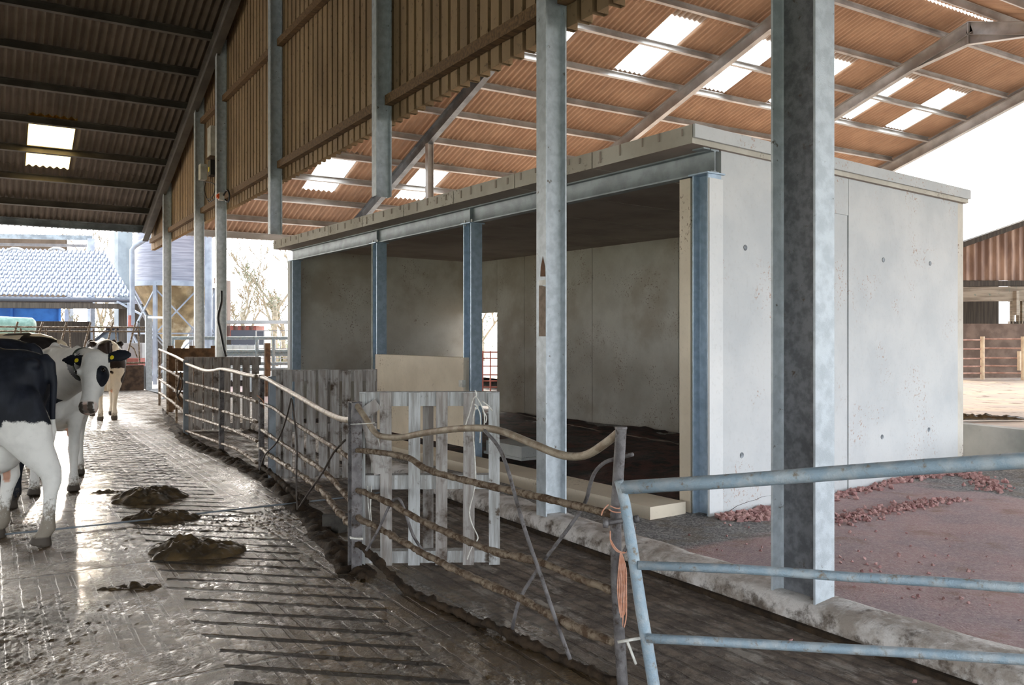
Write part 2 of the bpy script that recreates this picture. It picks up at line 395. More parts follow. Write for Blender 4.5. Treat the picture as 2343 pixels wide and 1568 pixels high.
for pts, mt, nm, lb in (([(1236, 633), (1248, 633), (1247, 610), (1242, 586), (1237, 612)], 'rust', 'rust_mark', 'brown rust mark shaped like a tall triangle'), ([(1233, 770), (1249, 770), (1249, 656), (1233, 652)], 'rust_pale', 'brown_stain', 'brown stained patch'), ([(1233, 655), (1249, 652), (1249, 640), (1233, 642)], 'white_plastic', 'pale_band', 'pale scraped band')):
    f = [on_flange(*q) for q in pts]; yc = sum(q.y for q in f) / len(f)
    f = [Vector((q.x, max(-.066, min(.066, q.y)), q.z)) for q in f]; mb = MB(); n_ = len(f)
    mb.add(f + [q + Vector((.004, 0, 0)) for q in f], [tuple(range(n_)), tuple(range(2 * n_ - 1, n_ - 1, -1))] + [(i, (i + 1) % n_, n_ + (i + 1) % n_, n_ + i) for i in range(n_)])
    part(mb, nm, M[mt], c2, lb)
# purlins
PUR = [6.5, 7.75, 8.97, 10.2, 11.45, 12.67, 13.9, 15.17, 16.4, 17.7, 19.05]
C_prof = [(0, 0), (.065, 0), (.065, .02), (.059, .02), (.059, .006), (.006, .006), (.006, .164), (.059, .164), (.059, .15), (.065, .15), (.065, .17), (0, .17)]
ORD = ['first', 'second', 'third', 'fourth', 'fifth', 'sixth', 'seventh', 'eighth', 'ninth', 'tenth', 'eleventh']
for i, a in enumerate(PUR):
    for side in (0, 1):
        x0, x1 = ((-21, -.09), (.16, 21.45))[side]
        mb = MB(); mb.sweep(C_prof, (x0, a, rz(a)), (x1, a, rz(a)), up=NRM)
        solo(mb, 'roof_purlin', M['purlin' if side else 'purlin_dark'], ('dark purlin under the left dark roof, ' if not side else 'pale purlin under the right brown roof, ') + ORD[len(PUR) - 1 - i] + ' up from the eaves beam', 'purlin', group='purlins of the right roof' if side else 'purlins of the left roof')
for i, a in enumerate([5.15, 3.9, 2.65, 1.4, .15, -1.1, -2.4, -3.7, -5, -6.3, -7.6]):
    if i > 2: continue
    mb = MB(); mb.sweep(C_prof, (.16, a, rz(a)), (21.45, a, rz(a)), up=(0, -K, 1))
    solo(mb, 'roof_purlin', M['purlin'], 'pale purlin on the near slope past the ridge, ' + ORD[i] + ' down from the ridge', 'purlin', group='purlins of the right roof')
# eaves beams
for side in (0, 1):
    x0, x1 = ((-21, .0), (.02, 21.45))[side]
    mb = MB(); mb.sweep([(0, 0), (.09, 0), (.09, .03), (.012, .03), (.012, .17), (.09, .17), (.09, .2), (0, .2)], (x0, EAVE_A + .02, EAVE_Z), (x1, EAVE_A + .02, EAVE_Z))
    solo(mb, 'eaves_beam', M['purlin' if side else 'steel'], ('pale' if side else 'blue-grey') + ' eaves beam at the far foot of the ' + ('right brown roof' if side else 'left dark roof'), 'beam')
# rafters (portal frames)
def rafter(x, label, mat, a1=RIDGE, d=.3, haunch=True, near=True):
    mb = MB(); off = NRM * (-d / 2 - .002)
    mb.sweep(I_prof(d, .15), Vector((x, EAVE_A - .1, rz(EAVE_A - .1))) + off, Vector((x, RIDGE, rz(RIDGE))) + off, up=NRM)
    if near:
        n2 = Vector((0, -K, 1)).normalized(); o2 = n2 * (-d / 2 - .002)
        mb.sweep(I_prof(d, .15), Vector((x, RIDGE, rz(RIDGE))) + o2, Vector((x, -8.5, rz(-8.5))) + o2, up=n2)
    if haunch:
        zr = rz(RIDGE) - d
        for s in (-1, 1):
            y1 = RIDGE + s * 1.5
            mb.add([(x - .006, RIDGE, zr), (x + .006, RIDGE, zr), (x - .006, RIDGE, zr - .24), (x + .006, RIDGE, zr - .24), (x - .006, y1, rz(y1) - d), (x + .006, y1, rz(y1) - d)], [(0, 2, 4), (1, 5, 3), (2, 3, 5, 4), (0, 4, 5, 1)])
            mb.bar((x, RIDGE, zr - .24), (x, y1, rz(y1) - d), .15, .014)
        mb.box((x, RIDGE, zr + .02), (.15, .03, .5))
    return solo(mb, 'roof_rafter', M[mat], label, 'rafter', (x, EAVE_A - .1, rz(EAVE_A) - d), 'portal rafters of the barn', smooth=30)
rafter(-.1, 'dark rafter climbing along the edge of the fawn cladding in the left barn', 'purlin_dark')
rafter(5.5, 'rafter of the right roof nearest the cladding, resting on a slim pale post', 'steel')
rafter(10.85, 'rafter of the right roof rising behind the corner of the concrete shed', 'purlin')
rafter(16.1, 'rafter of the right roof whose ridge joint shows at top right', 'purlin')
rafter(21.4, 'outermost rafter at the gable edge of the right roof, against the sky', 'purlin')
for y, lb in ((13.4, 'slim pale post under the rafter seen between the hanging columns'), (17.6, 'short-looking pale post low behind the shed roof under the same rafter')):
    column('roof_post', 5.5, y, 0, rz(y) - .3, .16, .15, (1, 0, 0), lb, 'posts behind the shed', 'purlin')
# corrugated sheets
def corr(u0, u1, pitch=.146, amp=.026, k=8):
    n = max(2, int(round((u1 - u0) / pitch * k)))
    return [(u0 + (u1 - u0) * i / n, amp * math.sin(2 * PI * (u0 + (u1 - u0) * i / n) / pitch)) for i in range(n + 1)]
def roof_row(mb, a0, a1, gaps, x0, x1, lift=0):
    """sheets between a0 < a1 of the far slope, leaving gaps [(x, x)]"""
    xs = [x0]
    for g in sorted(gaps): xs += [g[0], g[1]]
    xs.append(x1)
    for i in range(0, len(xs), 2):
        if xs[i + 1] - xs[i] < .05: continue
        p = Vector((0, a0, rz(a0) if a0 >= RIDGE else 0)) + NRM * (.2 + lift)
        mb.sheet(corr(xs[i], xs[i + 1]), p, (1, 0, 0), Vector((0, a1 - a0, -K * (a1 - a0))))
UP = [(x, x + .92) for x in (.75, 3.42, 6.08, 8.75, 11.45, 14.0, 16.65, 19.15)]
LO = [(x, x + .92) for x in (.85, 3.5, 6.25, 8.9, 11.6, 14.2, 16.8, 19.3)]
LL = [(x, x + .9) for x in (-18.9, -13.7, -8.4, -3.1)]
rowR = MB(); rowL = MB()
for a0, a1, g, lf in ((5.84, 8.05, [], .012), (8.05, 10.1, UP, .006), (10.1, 12.7, [], 0), (12.7, 15.2, [], .006), (15.2, 17.2, LO, 0), (17.2, 20.5, [], -.006)):
    roof_row(rowR, a0, a1 + .1, g, .0, 21.6, lf)
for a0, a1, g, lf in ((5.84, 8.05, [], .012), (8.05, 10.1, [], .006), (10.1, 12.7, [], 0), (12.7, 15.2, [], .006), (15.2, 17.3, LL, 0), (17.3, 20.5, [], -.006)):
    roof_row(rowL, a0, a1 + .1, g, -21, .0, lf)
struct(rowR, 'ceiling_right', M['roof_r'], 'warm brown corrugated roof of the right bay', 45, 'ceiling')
struct(rowL, 'ceiling_left', M['roof_l'], 'shade-toned grey corrugated roof of the left bay', 45, 'ceiling')
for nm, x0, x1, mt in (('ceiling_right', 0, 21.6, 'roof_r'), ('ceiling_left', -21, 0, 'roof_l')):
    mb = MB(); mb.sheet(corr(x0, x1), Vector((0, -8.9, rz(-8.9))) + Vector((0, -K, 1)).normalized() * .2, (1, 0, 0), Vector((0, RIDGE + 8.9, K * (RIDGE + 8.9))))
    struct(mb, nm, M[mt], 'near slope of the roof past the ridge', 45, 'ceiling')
SKN = ['nearest the cladding', 'second from the cladding', 'third from the cladding', 'left of the middle rafter', 'left of the big column', 'right of the big column', 'right of the ridge-joint rafter', 'beside the gable edge']
def skylight(g, a0, a1, mat, label, group):
    mb = MB(); p = Vector((0, a0 - .14, rz(a0 - .14))) + NRM * .195
    mb.sheet(corr(g[0] - .02, g[1] + .02), p, (1, 0, 0), Vector((0, a1 - a0 + .2, -K * (a1 - a0 + .2))), .003)
    solo(mb, 'roof_skylight', M[mat], label, 'skylight', group=group, smooth=45)
for i, g in enumerate(UP): skylight(g, 8.05, 10.1, 'sky_r', 'glowing skylight in the upper row of the right roof, ' + SKN[i], 'upper skylights of the right roof')
for i, g in enumerate(LO[:4]): skylight(g, 15.2, 17.2, 'sky_r', 'glowing skylight in the lower row of the right roof, ' + SKN[i].replace('left of the middle rafter', 'fourth along'), 'lower skylights of the right roof')
for i, g in enumerate(LO[4:]): skylight(g, 15.2, 17.2, 'sky_r', 'lower-row skylight of the right roof hidden beyond the concrete shed', 'lower skylights of the right roof')
for i, g in enumerate(LL): skylight(g, 15.2, 17.3, 'sky_l', 'yellow-glowing skylight in the dark left roof' if i == 3 else 'sun-tinted skylight far along the dark left roof', 'skylights of the left roof')
# cladding partition
mb = MB(); prof = []
y = -8.8
while y < 20.3: prof += [(y, 0), (y + .142, 0), (y + .144, .11), (y + .198, .11)]; y += .2
mb.sheet(prof, (.105, 0, 4.03), (0, 1, 0), (0, 0, 4), .004)
for v in mb.v:
    if v.z > 6: v.z = rz(v.y) + .16
struct(mb, 'wall_partition', M['clad'], 'fawn box-profile cladding hung between the two bays', None, 'wall')
ys = [-2.6, 0, 3.44, 7.69, 11.35, 13.35, 17.2, 20.1]
BAY = ['above the big near column', 'nearest the camera', 'in the second bay', 'in the third bay', 'in the fourth bay behind the wall boxes', 'in the fifth bay', 'at the far eaves']
for z, nm in ((4.2, 'bottom'), (6.12, 'middle')):
    for i in range(7):
        if rz(ys[i + 1]) < z + .2 : continue
        mb = MB(); mb.bar((.05, ys[i] + .07, z + .055), (.05, ys[i + 1] - .07, z + .055), .085, .11)
        solo(mb, 'cladding_rail', M['wood_rail'], 'brown timber %s rail of the cladding, %s' % (nm, BAY[i]), 'rail', group='timber rails behind the cladding')
# unseen part-height walls added to shade the upper left bay, open below for light
mb = MB(); mb.box((-10.5, -8.95, 3.8), (21, .12, 2.0)); struct(mb, 'wall_back_shade', M['mud_wall'])
mb = MB(); mb.bar((21.62, RIDGE, rz(RIDGE) + .12), (21.62, EAVE_A + .3, rz(EAVE_A + .3) + .12), .03, .42); solo(mb, 'barge_board', M['purlin'], 'pale barge board closing the gable edge of the right roof', 'board')
mb = MB(); mb.box((-21.05, 5.8, 3.8), (.12, 29.6, 2.0))
mb.add([(-21.05, -8.9, 4.8), (-21.05, 20.4, 4.8), (-21.05, RIDGE, 9.4)], [(0, 1, 2)]); struct(mb, 'wall_left_shade', M['clad'])
# ------------------------------------------------------------------ ground
def floor_h(x, y):
    p = Vector((x, y, 0)); e = min(1, (x + 6.2) * 2, (.1 - x) * 8 + .0, (y + 3.7) * 2, (13.2 - y) * 2)
    if e <= 0: return 0
    w = .55 + .9 * max(0, mnoise.noise(p * .9 + Vector((3, 1, 7))) + .25)
    return e * w * (.0044 * mnoise.noise(p * 12) + .0046 * mnoise.noise(p * 27) + .0036 * mnoise.noise(p * 55))
mb = MB(); X0, X1, Y0, Y1 = -6.2, .12, -3.7, 13.2
mb.grid(lambda u, v: (lambda x, y: Vector((x, y, floor_h(x, y))))(X0 + (X1 - X0) * u, Y0 + (Y1 - Y0) * v ** 1.25), 400, 860)
for a, b, c, d in ((-21, X0, -9, 21.2), (X0, .14, -9, Y0), (X0, .14, Y1, 21.2)):
    mb.grid(lambda u, v: Vector((a + (b - a) * u, c + (d - c) * v, 0)), 6, 12)
struct(mb, 'floor', M['floor'], 'wet grooved concrete floor of the cow house', 180)
def gz(x, y): return .02 + .03 * (mnoise.noise(Vector((x * .7, y * .7, 1.3)))) + .012 * mnoise.noise(Vector((x * 3, y * 3, 4)))
mb = MB(); mb.grid(lambda u, v: Vector((.1 + 21.5 * u, -9 + 30.4 * v, gz(.1 + 21.5 * u, -9 + 30.4 * v))), 160, 220); struct(mb, 'ground_gravel', M['gravel'], 'red and grey gravel ground of the right bay', 180, 'ground')
def kerb():
    mb = MB(); n = 150; rings = []
    for i in range(n + 1):
        y = -8.8 + 19 * i / n; r = []
        for x, z in ((-.14, -.02), (-.145, .06), (-.125, .115), (-.08, .138), (.04, .142), (.12, .135), (.17, .10), (.18, -.02)):
            j = mnoise.noise(Vector((x * 9, y * 2.3, z * 8))) * .02 + mnoise.noise(Vector((x * 20, y * 7, z * 20))) * .008
            r.append((x + j, y, z + (j if z > 0 else 0)))
        rings.append(r)
    mb.loft(rings); return mb
struct(kerb(), 'trim_1', M['kerb'], 'stained concrete kerb between the cow floor and the gravel', 60, 'kerb')
mb = MB(); mb.box((-.16, 1, .012), (.03, 19.6, .03)); struct(mb, 'trim_2', M['mud'], None, None, 'trim')
# ------------------------------------------------------------------ the new precast shed
def w2(x, z): v = cam2w(x, z); return Vector((v.x, v.y, 0))
C1 = w2(1.657, 7.14); C2 = w2(5.30, 10.05); C0 = w2(-4.08, 15.45); C3 = w2(-.79, 18.1)
eF = (C0 - C1).normalized(); eS = (C2 - C1).normalized(); LF = (C0 - C1).length
nF = Vector((-eF.y, eF.x, 0)); nF = nF if nF.x < 0 else -nF            # out of the open front
nS = Vector((-eS.y, eS.x, 0)); nS = nS if nS.y < 0 else -nS            # out of the big side wall
Zt = Vector((0, 0, 1))
WT = 3.15
shed = thing('concrete_shed', 'new pale precast concrete shed with open front and steel posts', 'shed', tuple(C1))
def slab_between(mb, p, q, off, th, z0, z1):
    """upright panel from p to q, pushed th along off"""
    o = off * th; vs = []
    for a in (p, q, q + o, p + o):
        vs += [Vector((a.x, a.y, z0)), Vector((a.x, a.y, z1))]
    return mb.add(vs, [(0, 2, 4, 6), (1, 7, 5, 3), (0, 1, 3, 2), (2, 3, 5, 4), (4, 5, 7, 6), (6, 7, 1, 0)])
LS = (C2 - C1).length
def at_px(px):         # distance along the side wall under a pixel column
    r = ray(px, 772); m = Matrix(((r.x, -eS.x), (r.y, -eS.y))); k = m.inverted() @ Vector((C1.x - CAM[0], C1.y - CAM[1])); return k[1]
s1, s2 = at_px(1901), at_px(1941)
mb = MB(); slab_between(mb, C1 + eS * .175, C1 + eS * s1, -nS, .16, -.15, WT); part(mb, 'side_wall', M['conc_wall'], shed)
mb = MB(); slab_between(mb, C1 + eS * (s1 + .004) - nS * .012, C1 + eS * s2 - nS * .012, -nS, .15, -.15, 2.78)
slab_between(mb, C1 + eS * (s1 + .004), C1 + eS * s2, -nS, .16, 2.78, WT); part(mb, 'side_wall', M['conc_wall'], shed)
mb = MB(); slab_between(mb, C1 + eS * (s2 + .008), C2, -nS, .16, -.15, WT); part(mb, 'side_wall', M['conc_wall'], shed)
mb = MB(); slab_between(mb, C1 + eS * .005 + nS * .012, C1 + eS * .185 + nS * .012, -nS, .02, -.1, 2.90); part(mb, 'cover_strip', M['conc_strip'], shed, 'smooth lighter strip at the wall corner')
mb = MB()
for px, py in ((1705, 567), (2021, 595), (2128, 603), (2018, 1000), (2125, 983), (1697, 1042)):
    c = V(px, py, (C1.x, C1.y), (C2.x, C2.y))
    mb = MB(); rings = []
    for r, dd in ((.026, .002), (.024, .006), (.012, .003), (.006, -.02)):
        rings.append([c + eS * (r * math.cos(t * PI / 6)) + Zt * (r * math.sin(t * PI / 6)) + nS * dd for t in range(12)])
    mb.loft(rings); part(mb, 'tie_hole', M['steel'], shed, 'small round grey tie hole')
# left wall and back wall
mb = MB(); mid = C0 + (C3 - C0) * .47
slab_between(mb, C0 + (C3 - C0) * .03, mid, Vector((0, 1, 0)), .15, -.1, WT); part(mb, 'end_wall', M['conc_in'], shed)
mb = MB(); slab_between(mb, mid + (C3 - C0) * .002, C3, Vector((0, 1, 0)), .15, -.1, WT); part(mb, 'end_wall', M['conc_in'], shed)
bd = (C2 - C3); bn = Vector((bd.y, -bd.x, 0)).normalized(); bn = bn if bn.x > 0 else -bn
def back_t(px):
    r = ray(px, 772); m = Matrix(((r.x, -bd.x), (r.y, -bd.y))); return (m.inverted() @ Vector((C3.x - CAM[0], C3.y - CAM[1])))[1]
td0, td1 = back_t(1089), back_t(1137); dz = V(1110, 716, (C3.x, C3.y), (C2.x, C2.y)).z
ts = [td1, back_t(1200), back_t(1355), back_t(1552), 1.0]
mb = MB(); slab_between(mb, C3 + bd * td0, C3 + bd * td1, bn, .15, dz, WT); part(mb, 'lintel_panel', M['conc_in'], shed)
mb = MB(); slab_between(mb, C3 - bd * .02, C3 + bd * td0, bn, .15, -.1, WT); part(mb, 'back_wall', M['conc_in'], shed)
for a, b in zip(ts, ts[1:]):
    mb = MB(); slab_between(mb, C3 + bd * (a + .0006), C3 + bd * (b - .0006), bn, .15, -.25, WT); part(mb, 'back_wall', M['conc_in'], shed)
# steel frame of the front
def fr(t): return C1 + (C0 - C1) * t
mb = MB(); o = -nF * .09
mb.sweep(I_prof(.2, .1), C1 + o + eF * .005 + Zt * 3.05, C0 + o + eF * .05 + Zt * 3.05)
part(mb, 'front_beam', M['shed_beam'], shed, smooth=30)
for t in (.012, .386, .646, .993):
    mb = MB(); c = (C1 + eF * .098 if t < .1 else fr(t)) + o
    mb.sweep(I_prof(.18, .16), c - Zt * .1, c + Zt * 2.95, up=eF)
    mb.box(c + Zt * 2.945, (.22, .22, .012), Matrix.Rotation(math.atan2(eF.y, eF.x), 3, 'Z'))
    p = part(mb, 'post', M['shed_steel'], shed, smooth=30)
    if .1 < t < .9:
        for s in (-1, 1):
            for u in (-1, 1):
                b = MB(); q = c + eF * (s * .075) - nF * (u * .06); b.tube([q + Zt * 2.92, q + Zt * 2.99], .011, 6); part(b, 'bolt', M['purlin'], p)
        b = MB(); b.box(c + Zt * 3.05 - o * .0, (.012, .085, .19), Matrix.Rotation(math.atan2(eF.y, eF.x), 3, 'Z')); part(b, 'stiffener', M['shed_beam'], p)
mb = MB(); slab_between(mb, C1 + eF * .215 - nF * .01, C1 + eF * .34 - nF * .01, -nF, .16, -.1, 2.93); part(mb, 'jamb', M['conc_low'], shed, 'cream concrete jamb beside the corner post')
mb = MB(); slab_between(mb, C0 + eF * .06, C0 - eF * .06, -nF, .14, -.1, 2.94); part(mb, 'jamb', M['conc_strip'], shed)
mb = MB(); slab_between(mb, fr(.393), fr(.640), -nF, .13, .2, 1.3); part(mb, 'low_wall', M['conc_low'], shed, 'low cream infill panel')
for t, z in ((.647, .86), (.392, .98)):
    mb = MB(); mb.box(fr(t) + nF * .025 + Zt * z, (.05, .085, .085), Matrix.Rotation(math.atan2(nF.y, nF.x), 3, 'Z')); mb.tube([fr(t) + nF * .05 + Zt * z, fr(t) + nF * .056 + Zt * z], .02, 8)
    part(mb, 'bracket', M['white_plastic'], shed, 'small white fixing box')
mb = MB(); mb.tube([fr(.648) + nF * .012 + Zt * .9, fr(.648) + nF * .012 + Zt * 2.94], .012, 8); part(mb, 'conduit', M['white_plastic'], shed, 'thin white conduit')
# roof slab: hollow-core planks spanning front to back
ov = .25; n = 8; fs = C1 + nF * ov - eF * .30 * 0 + nS * .05; A0 = C1 + nS * .06; B0 = C2 + nS * .06; A1 = C0 + eF * .12; B1 = C3 + Vector((0, .15, 0))
for i in range(n):
    t0, t1 = i / n + .0008, (i + 1) / n - .0008
    p = A0.lerp(A1, t0) + nF * ov; q = A0.lerp(A1, t1) + nF * ov; r = B0.lerp(B1, t1) + bn * .15; s = B0.lerp(B1, t0) + bn * .15
    mb = MB(); vs = []
    for z in (WT, WT + .155):
        vs += [Vector((v.x, v.y, z)) for v in (p, q, r, s)]
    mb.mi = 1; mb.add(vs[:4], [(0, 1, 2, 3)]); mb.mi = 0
    mb.add(vs, [(4, 7, 6, 5), (0, 4, 5, 1), (1, 5, 6, 2), (2, 6, 7, 3), (3, 7, 4, 0)])
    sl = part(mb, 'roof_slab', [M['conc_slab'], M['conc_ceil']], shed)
    for k in range(5):                                    # sawn ends: the core joints show as short upright gashes
        u = (k + .5 + random.uniform(-.2, .2)) / 5; c = p.lerp(q, u); b = MB(); hh = random.uniform(.05, .11)
        b.box(c + nF * .002 + Zt * (WT + .155 - hh / 2 - random.uniform(0, .03)), (.012, random.uniform(.012, .03), hh), Matrix.Rotation(math.atan2(nF.y, nF.x), 3, 'Z'))
        part(b, 'core_gash', M['conc_ceil'], sl)
mb = MB(); slab_between(mb, A0 + nF * ov + nS * .0, B0 + bn * .15, nS, .022, WT + .045, WT + .155); part(mb, 'edge_lip', M['conc_wall'], shed)
mb = MB(); slab_between(mb, C1 - nF * .02 + nS * .004, C1 + nF * .06 + nS * .004, -nS, .12, WT - .012, WT + .002); part(mb, 'beam_plate', M['shed_beam'], shed)
# inner floor, plinth, blocks
def inner(u, v):
    a = C1.lerp(C0, v); b = C2.lerp(C3, v); p = (a - nF * .12).lerp(b, u * .985)
    h = .02 + .10 * max(0, math.sin(PI * min(1, u * 1.2))) * (1 - v) + .05 * mnoise.noise(Vector((p.x * 1.6, p.y * 1.6, 9))) + .03 * mnoise.noise(Vector((p.x * 6, p.y * 6, 3)))
    return Vector((p.x, p.y, h + .02))
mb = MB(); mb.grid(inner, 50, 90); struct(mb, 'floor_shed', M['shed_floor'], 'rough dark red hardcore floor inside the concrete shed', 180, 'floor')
pl0 = G(1466, 1167); e = (G(1558, 1167) - pl0); 
a0 = C1 + nF * .46 + eF * .22; a1 = C1 + nF * .03 + eF * .36
mb = MB(); slab_between(mb, a0, a0 + eF * 5.6, -nF, .42, -.05, .13); solo(mb, 'foundation_beam', M['conc_low'], 'long cream concrete foundation beam lying along the open shed front', 'foundation beam')
c = G(1150, 1046, .13); c.z = 0
mb = MB(); R3 = Matrix.Rotation(math.atan2(eF.y, eF.x), 3, 'Z')
b0 = MB(); b0.box(c - nF * .22 + Zt * .21, (.75, .42, .16), R3)
b0.box(c - nF * .22 + Zt * .145, (.8, .46, .03), R3)
solo(b0, 'concrete_block', M['conc_yard'], 'small grey concrete block resting on the foundation beam', 'block')
# rubble along the wall foot
def rock(mb, c, r, seed):
    rn = random.Random(seed); q = Matrix.Rotation(rn.uniform(0, 6), 3, Vector((rn.random() + .1, rn.random(), rn.random())))
    vs = [q @ Vector((x * r * rn.uniform(.7, 1.3), y * r * rn.uniform(.7, 1.2), z * r * rn.uniform(.5, .95))) + c for x, y, z in ((1, 0, 0), (-1, 0, 0), (0, 1, 0), (0, -1, 0), (0, 0, 1), (0, 0, -1), (.6, .6, .5), (-.6, .6, -.5), (.6, -.6, -.4), (-.5, -.6, .5))]
    bm = bmesh.new(); bv = [bm.verts.new(v) for v in vs]; r_ = bmesh.ops.convex_hull(bm, input=bv); bm.verts.index_update()
    used = [v for v in bm.verts if v.link_faces]; ix = {v: i for i, v in enumerate(used)}
    mb.add([v.co.copy() for v in used], [[ix[v] for v in f.verts] for f in bm.faces]); bm.free()
mb = MB(); k = 0
rr = random.Random(5)
def strew(path, n, w, r0, r1):
    global k
    for i in range(n):
        t = rr.random() * (len(path) - 1); j = min(int(t), len(path) - 2); p = path[j].lerp(path[j + 1], t - j)
        p = p + Vector((rr.gauss(0, w), rr.gauss(0, w), 0)); k += 1
        if (p - C1).dot(nS) < .05 and (p - C1).dot(eS) < LS + .1: continue
        r = rr.uniform(r0, r1); rock(mb, Vector((p.x, p.y, gz(p.x, p.y) + r * .35)), r, k)
strew([G(1665, 1195), G(1720, 1190), G(1800, 1165), G(1910, 1135), G(2080, 1100), G(2200, 1085)], 900, .07, .012, .04)
strew([G(2200, 1088), G(2260, 1105), G(2270, 1130)], 200, .08, .012, .035)
strew([G(1900, 1200), G(2040, 1170), G(2180, 1150)], 320, .09, .01, .028)
strew([G(1780, 1230), G(2000, 1300), G(2300, 1400)], 120, .6, .006, .016)
solo(mb, 'red_rubble', M['red_stone'], 'loose red rubble stones strewn along the foot of the pale wall', 'stones', kind='stuff')
# yard to the right, behind a low retaining wall
rw0 = G(2188, 1046); rw1 = G(2600, 1085)
q0 = P(2190, 968, (G(2190, 1046) - Vector((CAM[0], CAM[1], 0))).length * 0 + 11.0); q0.z = 0; q1 = P(2343, 985, 10.2); q1.z = 0
dq = (q1 - q0).normalized(); q0 = q0 - dq * .6; q1 = q0 + dq * 7
nb = Vector((dq.y, -dq.x, 0)); nb = nb if nb.x > 0 else -nb
mb = MB(); slab_between(mb, q0, q1, nb, .2, -.1, .43); struct(mb, 'wall_retaining', M['conc_yard'], 'low grey concrete retaining wall at the edge of the right yard', None, 'wall')
YZ = .40
def yard(u, v):
    x = 6.3 + 60 * u * u; y = -30 + 90 * v; return Vector((x, y, YZ - .03 + .03 * mnoise.noise(Vector((x * .5, y * .5, 2)))))
mb = MB(); mb.grid(lambda u, v: (lambda p: Vector((p.x + max(0, (q0.x + nb.x * .1 + (p.y - q0.y) * dq.x / dq.y if abs(dq.y) > .05 else 0) - 6.3) * (1 - u), p.y, p.z)))(yard(u, v)), 40, 60)
struct(mb, 'ground_yard_right', M['yard_warm'], 'sunlit yard to the right of the shed', 180, 'ground')
# ------------------------------------------------------------------ bent hurdles of the cattle race
def catmull(pts, k=5):
    out = []; n = len(pts)
    for i in range(n - 1):
        p0, p1, p2, p3 = pts[max(i - 1, 0)], pts[i], pts[i + 1], pts[min(i + 2, n - 1)]
        for j in range(k):
            t = j / k
            out.append(.5 * ((2 * p1) + (p2 - p0) * t + (2 * p0 - 5 * p1 + 4 * p2 - p3) * t * t + (3 * p1 - p0 - 3 * p2 + p3) * t ** 3))
    out.append(pts[-1]); return out
gPB, gPA, gP2, gP3, gP4 = G(1425, 1578), G(812, 1305), G(598, 1085), G(425, 995), G(365, 928)
def rail(px, a, b, r, mat, parent, name='rail', label=None, k=5, lump=0):
    pts = [V(x, y, a, b) for x, y in px]
    for p in pts: p.z = max(p.z, r * .8)
    pts = catmull(pts, k)
    if lump:                                            # muck caked on the low rails
        q = [];
        for i in range(len(pts) - 1):
            m = max(1, int((pts[i + 1] - pts[i]).length / .02))
            q += [pts[i].lerp(pts[i + 1], j / m) for j in range(m)]
        pts = q + [pts[-1]]
    mb = MB(); mb.tube(pts, r, 10)
    if lump:
        for i, v in enumerate(mb.v):
            c = pts[i // 10]; mb.v[i] = c + (v - c) * (1 + lump * 1.5 * max(-.1, mnoise.noise(v * 13)) + lump * 1.2 * max(-.2, mnoise.noise(v * 45)))
    return part(mb, name, M[mat], parent, label, 180)
# near hurdle, between the angle post and the leaning pipe post
h = thing('bent_hurdle', 'nearest bent pipe hurdle, its top rail bowed, between the angle post and the leaning pipe', 'hurdle', tuple(gPA), group='hurdles of the cattle race')
rail([(812, 922), (835, 955), (858, 990), (880, 1000), (920, 1001), (965, 992), (1040, 982), (1105, 980), (1150, 988), (1205, 1010), (1270, 1037), (1310, 1045), (1345, 1040), (1385, 1015), (1418, 988)], gPA, gPB, .0195, 'rail_clean', h, label='bowed top rail polished by cows', k=4)
rail([(812, 1030), (880, 1037), (938, 1050), (965, 1067), (1005, 1084), (1100, 1108), (1210, 1132), (1320, 1158), (1402, 1178)], gPA, gPB, .018, 'rail_mud', h, lump=.2)
rail([(812, 1120), (880, 1146), (960, 1190), (1040, 1226), (1130, 1262), (1230, 1285), (1320, 1322), (1402, 1352)], gPA, gPB, .018, 'rail_mud', h, lump=.35)
rail([(812, 1182), (880, 1216), (960, 1262), (1060, 1312), (1150, 1352), (1205, 1378), (1300, 1428), (1402, 1470)], gPA, gPB, .019, 'rail_mud', h, lump=.5)
rail([(812, 1240), (850, 1270), (900, 1322), (945, 1368), (1010, 1410), (1070, 1448), (1112, 1478)], gPA, gPB, .021, 'mud', h, lump=.8)
rail([(1112, 1425), (1180, 1462), (1240, 1484), (1300, 1520), (1370, 1550), (1420, 1570)], gPA, gPB, .021, 'mud', h, lump=.8)
# loose bent bars tied across the hurdle
def bar(px, d0, d1, r, label, name='bent_bar', mat='post_dark'):
    n = len(px); pts = []
    for i, (x, y) in enumerate(px):
        p = P(x, y, d0 + (d1 - d0) * i / (n - 1)); p.z = max(p.z, .012); pts.append(p)
    mb = MB(); mb.tube(catmull(pts, 4), r, 8)
    return solo(mb, name, M[mat], label, 'bar', group='bent bars leaning in the near hurdle', smooth=180)
bar([(1108, 985), (1140, 1022), (1162, 1075), (1180, 1140), (1205, 1225), (1240, 1325), (1272, 1420), (1305, 1510)], 4.35, 3.95, .0095, 'thin bent bar sloping from the bowed top rail down to the right, nearest the twine')
bar([(1448, 1040), (1418, 1048), (1385, 1058), (1362, 1080), (1350, 1110), (1338, 1152), (1300, 1210), (1240, 1290), (1190, 1370), (1172, 1440)], 3.9, 4.35, .0095, 'thin hooked bar curving from behind the leaning post down to the left')
bar([(838, 1260), (862, 1220), (890, 1160), (905, 1142), (920, 1152), (945, 1225), (975, 1270)], 5.35, 5.2, .009, 'short hooped bar in front of the nearest pallet')
# leaning pipe post
mb = MB(); t0 = V(1421, 982, gPA, gPB); b0 = gPB.copy(); b0.z = 0
mb.tube([b0, V(1410, 1330, gPA, gPB), V(1409, 1180, gPA, gPB), t0], .0245, 14); mb.tube([t0, t0 + Vector((0, 0, .01))], .027, 14)
pp = solo(mb, 'pipe_post', M['post_dark'], 'leaning round pipe post wrapped in orange twine', 'post', tuple(b0), smooth=40)
